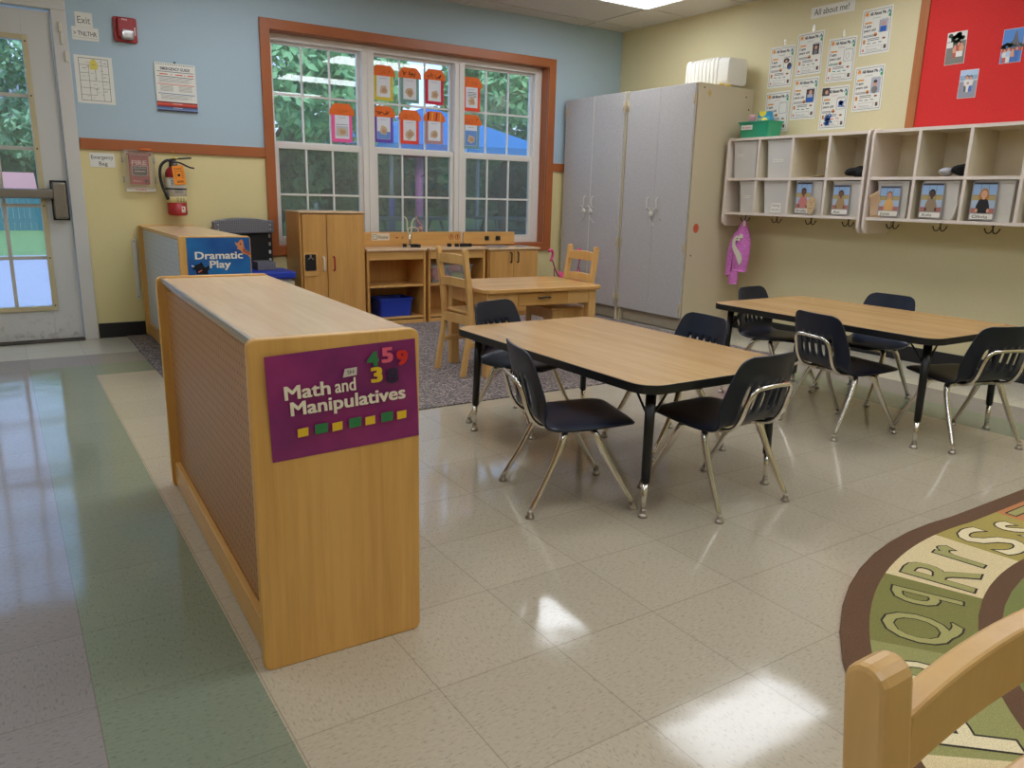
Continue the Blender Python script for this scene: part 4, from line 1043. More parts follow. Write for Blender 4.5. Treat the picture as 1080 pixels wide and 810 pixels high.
cloth('pink_cloth', 'rolled lilac-pink cloth at the left of the first lower cubby of the right unit', 'cloth', (4.43, 1.735, ZL + .085), (.05, .017, .085), mat('lilac cloth', (196, 146, 190), .9), 4, .10, 45)
mb = MB(); mb.smooth = True
mb.grid([[(4.352 + .02 * (1 - v) + .012 * math.sin(v * 3), 1.746 - .085 * u * (1 - .25 * v) + .010 * v, ZL + .001 + .135 * v + .03 * u * v) for u in [i / 8 for i in range(9)]] for v in [i / 8 for i in range(9)]])
for i, p in enumerate(mb.v): pass
tag(build('curled_paper', mb, mat('kraft sheet', (206, 172, 136), .8), solid=.0015), 'curled tan paper sheet poking out beside the rolled lilac cloth', 'paper')
mb = MB(); mb.smooth = True
mb.grid([[(4.352 + .03 * v + .10 * u, 1.212 - .026 * v * (1 - u * .3), ZL + .001 + .165 * v) for u in [i / 6 for i in range(7)]] for v in [i / 6 for i in range(7)]])
tag(build('loose_sheet', mb, M_paper, solid=.0015), 'loose white sheet leaning right of the second portrait card of the right unit', 'paper')
mb = MB(); mb.smooth = True
mb.grid([[(4.37 + .2 * v, cy(1, 2) + .09 - .19 * u, ZU + .004 + .010 * (u ** 3) * (1 - v * .4) + .004 * v) for u in [i / 8 for i in range(9)]] for v in [i / 5 for i in range(6)]])
tag(build('folder', mb, mat('manila', (214, 190, 128), .8), solid=.003), 'tan paper folder lying flat in the third upper cubby', 'folder')

# basket of wipes on the cubbies
def basket():
    z0 = 1.4785; x0, x1, ya, yb = 4.385, 4.56, 2.915, 2.635
    M_teal = clear('teal basket plastic', (20, 168, 124), .86, .10, .15)
    t = tub('supply_basket', 'green see-through plastic basket on top of the left cubby unit', 'basket', x0, x1, yb, ya, z0, z0 + .115, M_teal, .014, .014)
    def lab(mb): pass
    m = MB(); x = x0 + .004; M = RW(2.83, z0 + .075, x - .004)
    m.mat(0).box(-.052, .052, -.016, .016, 0, .001); m.mat(1).text('Art Scissors', 0, -.007, .088, .016, .0018, 0, 'CENTER'); m.v = [tuple(M @ Vector(p)) for p in m.v]
    build('basket_label', m, [M_label, M_ink], t)
    b = MB(); b.mat(0).prism(rrect(.06, .095, .006, 3, 4.50, 2.765), z0 + .006, z0 + .190); b.mat(1).prism([(2.80, z0 + .191), (2.73, z0 + .191), (2.738, z0 + .165), (2.765, z0 + .150), (2.792, z0 + .165)], 4.4685, 4.4695, 'x')
    mm = MB(); mm.mat(2).text('50', 0, 0, .036, .024, 0, .02, 'CENTER'); M = RW(2.785, z0 + .122, 4.4685); b.mat(2).add([tuple(M @ Vector(p)) for p in mm.v], mm.f)
    tag(build('tissue_packet', b, [mat('packet blue', (42, 148, 190), .4), mat('packet yellow', (236, 214, 60), .4), mat('packet number', (240, 236, 120), .4)]), 'blue packet with a yellow crescent and the number 50 standing in the green basket', 'packet')
    b = MB(); b.mat(0).prism(rrect(.05, .06, .008, 3, 4.45, 2.69), z0 + .006, z0 + .150); b.mat(1, True).ell((4.418, 2.70, z0 + .115), (.016, .028, .026), 14, 8)
    tag(build('soap_bottle', b, [mat('bottle blue', (60, 160, 200), .4), mat('bottle yellow', (236, 222, 80), .4)]), 'light blue box with a yellow sponge in front, right side of the green basket', 'bottle')
    b = MB(); b.mat(0, True).lathe([(.028, z0 + .006), (.030, z0 + .10), (.026, z0 + .125)], (4.47, 2.86, 0), 16); b.mat(1, True).lathe([(.023, z0 + .125), (.024, z0 + .165), (.02, z0 + .172)], (4.47, 2.86, 0), 16)
    tag(build('lotion_bottle', b, [mat('bottle grey', (190, 200, 200), .4), mat('bottle pink', (222, 168, 176), .5)]), 'grey bottle with a pink cap at the left of the green basket', 'bottle')
basket()

# pink jacket on the first hook
def jacket():
    m = speckle('pink fleece', (206, 112, 190), (222, 134, 206), .9, 90.0)
    y, x = cy(1, 0) + .0, XF + .10
    t = thing('hanging_jacket', 'pink hooded jacket with a white swan on its front, hanging from the leftmost hook', 'jacket', (x, y, .40))
    def panel(name, rows, depth, parent, fold=0.0, sd=0):
        """rows: (z, ycentre, halfwidth, xcentre); a closed cloth tube"""
        n = 22; vs = []; fs = []
        for i, (z, yc, w, xc) in enumerate(rows):
            for k in range(n):
                a = 2 * PI * k / n; f = 1 + fold * math.sin(a * 4 + i * .55 + sd) + fold * .5 * math.sin(a * 7 + i * .4)
                vs.append((xc - depth * min(1, w * 14) * math.sin(a) * f, yc + w * math.cos(a) * (1 + fold * .3 * math.sin(i * 1.3)), z))
        for i in range(len(rows) - 1):
            for k in range(n): fs.append((i * n + k, i * n + (k + 1) % n, (i + 1) * n + (k + 1) % n, (i + 1) * n + k))
        fs += [tuple(range(n)), tuple(range((len(rows) - 1) * n, len(rows) * n))[::-1]]
        b = MB().mat(0, True); b.add(vs, fs); return build(name, b, m, parent, subsurf=1)
    x -= .004
    panel('jacket_body', [(.882, y, .010, x), (.85, y - .004, .024, x - .005), (.80, y - .006, .050, x - .012), (.74, y - .008, .074, x - .016), (.68, y - .008, .085, x - .018), (.60, y - .006, .080, x - .02), (.53, y - .004, .070, x - .02), (.487, y - .004, .064, x - .018)], .040, t, .10)
    panel('jacket_sleeve', [(.80, y + .030, .016, x - .03), (.74, y + .060, .028, x - .034), (.66, y + .078, .032, x - .036), (.58, y + .088, .031, x - .036), (.50, y + .092, .028, x - .034), (.455, y + .096, .027, x - .032)], .026, t, .08, 2)
    panel('jacket_hood', [(.87, y + .012, .012, x + .008), (.82, y + .035, .034, x + .012), (.74, y + .055, .040, x + .014), (.60, y + .075, .044, x + .010), (.50, y + .090, .046, x + .006), (.43, y + .10, .03, x + .004)], .026, t, .08, 4)
    panel('jacket_cuff', [(.50, y + .020, .026, x - .040), (.455, y + .030, .044, x - .042), (.415, y + .036, .050, x - .040), (.388, y + .036, .044, x - .036)], .026, t, .12, 1)
    s = MB(); P = [(.060, .10), (.052, .125), (.030, .13), (.010, .115), (-.005, .085), (-.018, .10), (-.035, .09), (-.048, .055), (-.046, .02), (-.03, -.015), (-.005, -.045), (.025, -.075), (.04, -.11), (.055, -.10), (.058, -.06), (.045, -.03), (.02, -.005), (-.008, .02), (-.022, .045), (-.018, .06), (.0, .055), (.02, .075), (.03, .09), (.04, .075)]
    P = [(.036, .108), (.030, .132), (.012, .138), (-.002, .118), (-.020, .122), (-.044, .112), (-.060, .080), (-.060, .040), (-.044, .004), (-.018, -.028), (.004, -.066), (.018, -.098), (.036, -.090), (.046, -.050), (.036, -.020), (.010, .004), (-.018, .030), (-.034, .056), (-.032, .080), (-.014, .088), (.004, .080), (.018, .094), (.024, .104)]
    M = RW(y - .012, .640, x - .062)
    s.mat(0).prism(P, -.002, .003)
    for a in (.018, -.014): s.mat(1).disc(a, .100, .006, .005, .0042, 10)
    s.v = [tuple(M @ Vector(p)) for p in s.v]; build('swan_print', s, [mat('swan white', (226, 220, 200), .9), M_ink], t)
    b = MB(); b.box(x - .03, x - .028, y - .034, y - .014, .835, .872); build('neck_tag', b, M_label, t)
jacket()

# ------------------------------------------------------------------ papers on the right wall
def d_about(var):
    def draw(mb, z):
        R = random.Random(var * 13 + 5)
        mb.mat(1).frame2d(-.097, -.131, .097, .131, .0022, z)
        mb.mat(2).disc(-.075, .112, .012, z=z + .0002)
        for k in range(8): a = k * PI / 4; mb.line(-.075 + .013 * math.cos(a), .112 + .013 * math.sin(a), -.075 + .019 * math.cos(a), .112 + .019 * math.sin(a), .003, z + .0002)
        mb.mat(1).text('All About Me', -.052, .100, .112, .019, z, fat=.05)
        mb.mat(4).line(.078, .118, .094, .098, .008, z); mb.line(.070, .098, .088, .118, .006, z); mb.mat(5).disc(.088, .085, .008, .012, z)
        mb.mat([1, 4, 1, 5, 3, 1, 3, 1][var]); x = -.03
        for k in range(5): mb.line(x, .078 + R.random() * .008, x + .010, .086 - R.random() * .008, .002, z); x += .011
        mb.mat(2).rect(-.085, .052, -.035, .062, z)
        mb.mat(1).text('I am', -.085, .028, .046, .018, z, fat=.05); mb.text('years old', -.088, .002, .085, .016, z, fat=.04)
        mb.mat(1).frame2d(.022, -.012, .086, .062, .0018, z); mb.mat(6).text('self portrait', .030, .066, .05, .005, z)
        for k, yy in enumerate((-.022, -.030)): mb.mat(6).line(-.088, yy, -.02 + .02 * R.random(), yy, .0042, z)
        mb.mat(7).disc(.0, -.024, .012, .010, z); mb.mat(2).disc(0, -.016, .010, .006, z + .0003)
        mb.mat(8).rect(-.086, -.072, -.070, -.046, z); mb.mat(6)
        for yy in (-.045, -.055): mb.line(-.055, yy, .03, yy, .0045, z)
        mb.mat(7).disc(.062, -.052, .012, .006, z)
        mb.mat([6, 6, 4, 6, 6, 6, 3, 6][var])
        for k in range(3): mb.line(-.055 + .04 * k, -.072 - .004 * (k % 2), -.03 + .04 * k, -.074, .005, z)
        mb.mat(3).poly([(-.09, -.118), (-.072, -.118), (-.08, -.10)], z); mb.mat(1).rect(.066, -.118, .084, -.094, z); mb.mat(7).rect(.070, -.108, .080, -.098, z + .0003)
        mb.mat(6).text('favorite', -.05, -.115, .07, .009, z); mb.frame2d(-.058, -.122, .05, -.092, .0015, z)
        # what sits in the portrait box
        if var in (0,):
            mb.mat(9).disc(.045, .040, .026, .017, z + .0006); mb.mat(10).disc(.045, .036, .010, .009, z + .001); mb.mat(9).disc(.074, .0, .020, .024, z + .0008); mb.mat(11).disc(.078, -.012, .012, .012, z + .0012)
        if var in (1,): mb.mat(9).rect(.024, -.010, .076, .058, z + .0006); mb.mat(10).disc(.050, .034, .012, .013, z + .001); mb.mat(6).rect(.036, -.008, .062, .018, z + .001)
        if var in (2,): mb.mat(1); [mb.line(.05 + .012 * math.cos(a), .02 + .02 * math.sin(a), .05 + .012 * math.cos(a + .5), .02 + .02 * math.sin(a + .5), .0016, z) for a in [k * .5 for k in range(13)]]; mb.mat(5).text('abc de', -.09, -.03, .07, .014, z + .0003)
        if var in (3,): mb.mat(12).rect(.024, -.014, .080, .060, z + .0006); mb.mat(11).rect(.030, -.012, .074, .022, z + .0009); mb.mat(10).disc(.052, .038, .012, .013, z + .001)
        if var in (5,): mb.mat(9).rect(.014, -.030, .080, .060, z + .0006); mb.mat(11).rect(.016, -.028, .078, .004, z + .0009); mb.mat(12).rect(.024, .004, .070, .026, z + .001); mb.mat(10).disc(.05, .038, .014, .016, z + .0012)
        if var in (6,):
            mb.mat(9).rect(-.105, .085, -.045, .138, z + .0006); mb.mat(10).disc(-.068, .108, .013, .014, z + .001)
            mb.mat(11)
            for k in range(26): mb.line(-.07 + R.random() * .05, -.125 + R.random() * .08, -.055 + R.random() * .06, -.125 + R.random() * .095, .006, z + .0005)
            for k in range(14): mb.line(.03 + R.random() * .03, .0 + R.random() * .04, .05 + R.random() * .04, .0 + R.random() * .04, .005, z + .0005)
            mb.disc(.052, .030, .018, .014, z + .0005)
        if var in (7,): mb.mat(12).rect(.020, -.034, .088, .066, z + .0006); mb.mat(6).disc(.05, -.012, .022, .024, z + .0009); mb.mat(10).disc(.052, .024, .014, .016, z + .0012); mb.mat(9).disc(.052, .040, .014, .010, z + .0014)
    return draw
AB = [M_paper, mat('print ink', (70, 68, 72), .8), mat('print orange', (226, 150, 60), .7), mat('print red', (206, 70, 60), .7), mat('print teal', (40, 140, 150), .7), mat('print green', (60, 160, 110), .7), mat('print grey', (124, 122, 122), .8),
      mat('print brown', (146, 84, 50), .7), mat('print amber', (206, 130, 44), .7), mat('snapshot dark', (66, 56, 54), .6), mat('snapshot skin', (206, 156, 130), .6), mat('crayon blue', (38, 96, 180), .7), mat('snapshot pale', (176, 176, 190), .6)]
SHEETS = [(2.793, 2.000, 0, 'about-me worksheet with two oval snapshots, leftmost in the top row'), (2.553, 2.063, 1, 'about-me worksheet with one tall dark snapshot, second in the top row'),
          (2.293, 1.990, 2, 'about-me worksheet filled in with green handwriting and a pencil face'), (2.052, 2.140, 3, 'about-me worksheet hung highest, pale purple snapshot, nearest the red board'),
          (2.793, 1.682, 4, 'about-me worksheet with an empty portrait box, partly behind the green basket'), (2.558, 1.758, 5, 'about-me worksheet with a snapshot of a child in dark blue, second in the bottom row'),
          (2.305, 1.675, 6, 'about-me worksheet scribbled over with blue crayon'), (2.058, 1.780, 7, 'about-me worksheet with a snapshot of a child in a hat, rightmost in the bottom row')]
for y, z, v, lab in SHEETS:
    card('worksheet', lab, 'worksheet', .216, .290, RW(y, z, rot=(-.012, .01, -.01, .02, .012, -.01, 0, .015)[v]), d_about(v), AB, 'about-me worksheets on the cream wall', th=.001)
def d_title(mb, z): mb.mat(1).text('All about me!', -.145, -.018, .275, .040, z)
card('wall_heading', 'white strip lettered All about me above the worksheets', 'sign', .345, .074, RW(2.404, 2.331, rot=.0), d_title)
# tape ends above three sheets
for y, z, lab in ((2.775, 2.165, 'clear tape strip holding the leftmost top worksheet'), (2.54, 2.228, 'clear tape strip holding the second top worksheet'), (2.288, 2.155, 'clear tape strip holding the worksheet with green handwriting')):
    mb = MB(); mb.rect(-.012, -.02, .012, .026, .0022); tag(build('tape_strip', mb, clear('clear tape', (226, 220, 196), .4, .08, .2), matrix=RW(y, z)), lab, 'tape', 'tape strips')

# ------------------------------------------------------------------ red pin board
def pin_board():
    t = thing('pin_board', 'red pin board with a wooden frame above the right cubby unit', 'pin board', (XR - .01, 1.0, 1.5))
    y0, y1, z0, z1 = .20, 1.692, 1.482, 2.36
    b = MB(); b.box(XR - .012, XR - .003, y0, y1, z0, z1)
    build('board_face', b, speckle('red felt', (206, 40, 38), (214, 48, 44), .85, 300.0), t)
    f = MB(); x0, x1 = XR - .024, XR - .003
    f.box(x0, x1, y1 - .002, y1 + .058, z0, z1 + .05).box(x0, x1, y0 - .058, y0 + .002, z0, z1 + .05).box(x0, x1, y0 + .002, y1 - .002, z1, z1 + .05)
    build('board_frame', f, wood('board frame wood', (176, 108, 58), (150, 86, 44), .45, (1, 1, .05), 40), t, bevel=.003)
pin_board()
PH = {k: mat('print photo ' + k, c, .35) for k, c in dict(tree=(54, 66, 44), path=(128, 124, 116), skin=(216, 156, 126), dark=(48, 44, 48), white=(222, 218, 212), sea=(140, 168, 196), sky=(70, 130, 204), sand=(146, 148, 160), blue=(70, 112, 182), rock=(96, 96, 104), rust=(190, 92, 70), bright=(178, 200, 226)).items()}
PK = list(PH)
def d_photo(kind, w, h):
    def P(mb, k, z): return mb.mat(PK.index(k) + 1)
    def fig(mb, x, y, s, top, bot, hair, z):
        mb.mat(PK.index(bot) + 1).poly([(x - .009 * s, y), (x + .009 * s, y), (x + .010 * s, y + .030 * s), (x - .010 * s, y + .030 * s)], z)
        mb.mat(PK.index(top) + 1).poly([(x - .010 * s, y + .028 * s), (x + .010 * s, y + .028 * s), (x + .014 * s, y + .050 * s), (x + .006 * s, y + .058 * s), (x - .006 * s, y + .058 * s), (x - .014 * s, y + .050 * s)], z + .0002)
        mb.mat(PK.index(hair) + 1).disc(x, y + .067 * s, .0085 * s, .010 * s, z + .0003, 12); mb.mat(PK.index('skin') + 1).disc(x, y + .064 * s, .0068 * s, .0085 * s, z + .0005, 12)
    def draw(mb, z):
        a, b = w / 2 - .002, h / 2 - .002
        if kind == 0:
            P(mb, 'path', z).rect(-a, -b, a, b, z); P(mb, 'white', z).rect(-a, b * .45, a, b, z + .0002)
            R = random.Random(3)
            P(mb, 'tree', z)
            for k in range(16): mb.disc(-a * .35 + R.random() * a * 1.3 - .02, b * (.35 + .55 * R.random()), .015, .013, z + .0004, 9)
            P(mb, 'white', z).rect(-a, b * .05, -a * .35, b * .4, z + .0005)
            fig(mb, -.005, -.055, 1.0, 'skin', 'rust', 'dark', z + .001); fig(mb, .016, -.052, 1.15, 'rust', 'white', 'dark', z + .0012); fig(mb, .034, -.052, 1.1, 'skin', 'white', 'dark', z + .0014)
        if kind == 1:
            P(mb, 'sand', z).rect(-a, -b, a, b, z); P(mb, 'sea', z).rect(-a, b * .25, a, b * .62, z + .0003); P(mb, 'bright', z).rect(-a, b * .62, a, b, z + .0003); P(mb, 'white', z).line(-a, b * .22, a, b * .26, .004, z + .0005)
            fig(mb, -.009, -.045, 1.25, 'white', 'rock', 'dark', z + .001); fig(mb, .014, -.045, 1.2, 'white', 'blue', 'dark', z + .0012); fig(mb, .0, -.047, .75, 'white', 'white', 'dark', z + .0016)
        if kind == 2:
            P(mb, 'sky', z).rect(-a, -b, a, b, z)
            P(mb, 'rock', z).poly([(-a * .5, -b * .1), (a * .9, -b * .1), (a * .5, b * .35), (a * .32, b * .85), (a * .18, b * .9), (a * .05, b * .4)], z + .0003)
            P(mb, 'tree', z); R = random.Random(8)
            for k in range(18): mb.disc(-a + R.random() * a * 2, -b * .12 + R.random() * b * .25, .010, .008, z + .0005, 8)
            P(mb, 'rust', z).rect(-a, -b * .35, a, -b * .14, z + .0007)
            for k, x in enumerate((-.036, -.015, .008, .030)): fig(mb, x, -b + .002, 1.0 + .1 * (k % 2), ('white', 'bright', 'skin', 'blue')[k], ('rust', 'white', 'blue', 'blue')[k], 'dark', z + .001 + k * .0002)
    return draw
PM = [M_paper] + [PH[k] for k in PK]
card('family_photo', 'photograph of people on a tree-lined path, leftmost on the red board', 'photograph', .118, .186, RW(1.494, 1.958, XR - .0125, rot=.02), d_photo(0, .118, .186), PM, 'photographs on the red board', th=.001)
card('family_photo', 'photograph of people on a beach, lowest on the red board', 'photograph', .108, .162, RW(1.388, 1.742, XR - .0125, rot=-.005), d_photo(1, .108, .162), PM, 'photographs on the red board', th=.001)
card('family_photo', 'photograph of people under a blue sky, rightmost on the red board', 'photograph', .115, .186, RW(1.168, 1.928, XR - .0125, rot=0), d_photo(2, .115, .186), PM, 'photographs on the red board', th=.001)

# ------------------------------------------------------------------ things on the back wall
def d_exit(mb, z): mb.mat(1).text('Exit', -.036, -.022, .072, .040, z)
card('exit_sign', 'handwritten white note lettered Exit, topmost beside the door', 'sign', .098, .086, BW(.227, 2.026, rot=.0), d_exit, [M_paper, M_grayink])
def d_tnl(mb, z): mb.mat(1).text('> TNLTHR', -.066, -.012, .130, .026, z); mb.mat(2).line(-.07, -.022, .07, -.024, .001, z)
card('arrow_sign', 'handwritten white note with an arrow, taped just under the exit note', 'sign', .150, .078, BW(.229, 1.943, rot=.0), d_tnl, [M_paper, M_ink, M_grayink])
def d_plan(mb, z):
    mb.mat(1); R = random.Random(21)
    X = [-.083, -.03, .008, .045, .084]; Y = [.128, .088, .04, -.006, -.05, -.092, -.126]
    mb.frame2d(-.083, -.126, .084, .128, .0026, z)
    for y in Y[1:-1]:
        for i in range(4):
            if R.random() < .72: mb.line(X[i], y, X[i + 1], y, .0018, z)
    for x in X[1:-1]:
        for i in range(6):
            if R.random() < .72: mb.line(x, Y[i], x, Y[i + 1], .0018, z)
    mb.mat(3)
    for k in range(34):
        x, y = -.075 + .145 * R.random(), -.115 + .225 * R.random(); mb.line(x, y, x + .012 + .01 * R.random(), y + .001, .0016, z)
    mb.mat(2).poly([(-.022, .062), (.020, .062), (.024, .10), (.006, .128), (-.012, .120), (-.024, .10)], z + .0003)
    mb.mat(1).line(-.01, .092, .01, .09, .002, z + .0006)
card('floor_plan', 'white floor plan sheet with one room coloured yellow, beside the door', 'floor plan', .217, .288, BW(.2575, 1.672, rot=0), d_plan, [M_paper, mat('plan ink', (84, 80, 76), .8), mat('plan yellow', (226, 210, 104), .8), M_grayink])
def d_guide(mb, z):
    mb.mat(1).text('EMERGENCY GUIDE', 0, .108, .185, .017, z, .02, 'CENTER')
    mb.line(-.115, .098, .115, .098, .003, z)
    for x, w in ((-.10, .05), (-.03, .006), (0, .045), (.055, .006), (.075, .04)): mb.mat(2).line(x, .082, x + w, .082, .006, z)
    mb.mat(1).line(-.115, .068, .115, .066, .0035, z); mb.mat(3)
    for k in range(4): mb.line(-.105, .058 - k * .008, .10 - .02 * (k % 2), .058 - k * .008, .002, z)
    mb.mat(2).line(-.115, .020, .115, .018, .004, z); mb.mat(3)
    for k in range(5):
        mb.line(-.10, .010 - k * .008, -.02, .010 - k * .008, .002, z); mb.line(.015, .010 - k * .008, .10, .010 - k * .008, .002, z)
    mb.mat(4).line(-.115, -.040, .115, -.042, .004, z); mb.mat(3)
    for k in range(4): mb.line(-.10, -.050 - k * .008, .10 - .03 * (k % 2), -.050 - k * .008, .002, z)
    for k, m in enumerate((7, 2, 5, 7, 4, 6, 1)): mb.mat(m).rect(-.128, -.092 - k * .0088 - .0088, .128, -.092 - k * .0088, z + .0004 * k)
    mb.mat(0).line(-.03, -.104, .03, -.104, .003, z + .003); mb.line(-.03, -.13, .03, -.13, .003, z + .004)
    mb.mat(1)
    for k in range(17): mb.disc(-.112 + k * .014, .144, .0032, .0032, z, 8)
card('emergency_guide', 'hanging white emergency guide flip chart with red and blue tabs at its foot', 'flip chart', .256, .306, BW(.744, 1.668, rot=0), d_guide,
     [M_paper, mat('guide ink', (52, 52, 70), .7), mat('guide orange', (226, 92, 60), .6), M_grayink, mat('guide blue', (74, 110, 168), .6), mat('guide red', (196, 60, 52), .6), mat('guide pale blue', (120, 140, 180), .6), mat('guide wine', (120, 40, 50), .6)], th=.010)
mb = MB().mat(0, True); mb.ell((0, 0, .006), (.008, .008, .006), 10, 6)
tag(build('push_pin', mb, mat('pin steel', (90, 96, 104), .3, metal=.8), matrix=BW(.745, 1.826)), 'small dark push pin holding up the emergency guide', 'pin')
def d_ebag(mb, z): mb.mat(1).text('Emergency', -.064, .006, .128, .024, z); mb.text('Bag', -.022, -.034, .05, .024, z)
card('bag_sign', 'small white note lettered Emergency Bag below the chair rail', 'sign', .147, .090, BW(.256, 1.178, rot=.01), d_ebag)
def fire_alarm():
    t = thing('fire_alarm', 'red wall fire alarm with a clear strobe above the flip chart', 'fire alarm', matrix=BW(.459, 1.994))
    b = MB(); b.prism(rrect(.138, .150, .012, 4), 0, .022); build('alarm_plate', b, M_red, t, bevel=.005, seg=3)
    b = MB(); b.prism(rrect(.086, .118, .010, 4, -.006, .008), .02, .052); build('alarm_housing', b, M_red, t, bevel=.008, seg=3)
    b = MB(); b.prism(rrect(.072, .060, .018, 5, .006, -.034), .022, .078); s = build('strobe_lens', b, clear('strobe plastic', (206, 200, 190), .55, .25, .05), t, bevel=.010, seg=3)
    b = MB(); b.prism(rrect(.05, .034, .01, 4, .006, -.034), .052, .060); build('strobe_reflector', b, mat('strobe silver', (190, 186, 180), .15, metal=1.0), s)
    b = MB(); b.mat(0).text('FIRE', -.006, .050, .034, .010, .0528, .02, 'CENTER'); b.rect(.052, -.030, .060, .020, .0235); build('alarm_lettering', b, mat('alarm white', (226, 200, 196), .5), t)
fire_alarm()
def pull_station():
    t = thing('pull_station', 'red fire pull station under a clear plastic cover, left of the extinguisher', 'fire pull station', matrix=BW(.468, 1.118))
    b = MB(); b.mat(0).prism(rrect(.118, .190, .008, 3, .002, .006), 0, .03); b.mat(1).text('FIRE', .002, .038, .092, .028, .0312, .03, 'CENTER')
    b.mat(2).prism([(-.045, .030), (.049, .030), (.049, -.022), (.03, -.036), (-.026, -.036), (-.045, -.022)], .03, .040); b.mat(1).frame2d(-.045, -.03, .049, .030, .003, .0406); b.mat(1).text('PULL DOWN', .002, .012, .07, .010, .0412, 0, 'CENTER'); b.line(-.03, -.004, .034, -.004, .006, .0412)
    b.mat(2).disc(.036, -.066, .011, .011, .0312); b.mat(1).text('PULL', -.04, -.072, .05, .010, .0312)
    build('alarm_box', b, [mat('alarm red', (168, 36, 44), .4), mat('alarm cream', (226, 196, 190), .5), M_black], t)
    b = MB(); b.mat(0).box(-.07, .076, .098, .112, .02, .045); b.mat(1).text('LIFT TO ACTIVATE', .002, .100, .12, .008, .0458, 0, 'CENTER'); build('warning_strip', b, [M_red, mat('alarm cream', (226, 196, 190), .5)], t)
    cl = clear('clear cover plastic', (222, 210, 206), .16, .12, .05)
    b = MB(); o = rrect(.196, .270, .02, 4, 0, 0); i = rrect(.160, .226, .016, 4, 0, 0); n = len(o)
    vs = [(p[0], p[1], .0) for p in o] + [(p[0], p[1], .03) for p in o] + [(p[0], p[1], .032) for p in i] + [(p[0] * .97, p[1] * .97, .062) for p in i]; fs = [tuple(range(3 * n, 4 * n))]
    for k in range(3):
        for j in range(n): fs.append((k * n + j, k * n + (j + 1) % n, (k + 1) * n + (j + 1) % n, (k + 1) * n + j))
    b.add(vs, fs); build('clear_cover', b, cl, t)
    b = MB().mat(0, True); 
    for sx in (-1, 1):
        for y in (-.06, .07): b.tube([(sx * .096, y - .02, .03), (sx * .096, y + .02, .03)], .006, 8)
    build('cover_hinge', b, mat('hinge clear grey', (170, 166, 166), .4), t)
    b = MB(); b.mat(0).box(-.088, .094, -.136, -.112, .028, .031); b.mat(1).text('PUSH', 0, -.128, .06, .010, .0318, .01, 'CENTER'); build('cover_label', b, [M_label, mat('label red', (206, 60, 54), .5)], t)
    b = MB().mat(0, True); b.tube([(.005, .138, .03), (.085, .138, .03)], .007, 8); build('pull_ring', b, mat('tag orange', (240, 120, 40), .5), t)
pull_station()
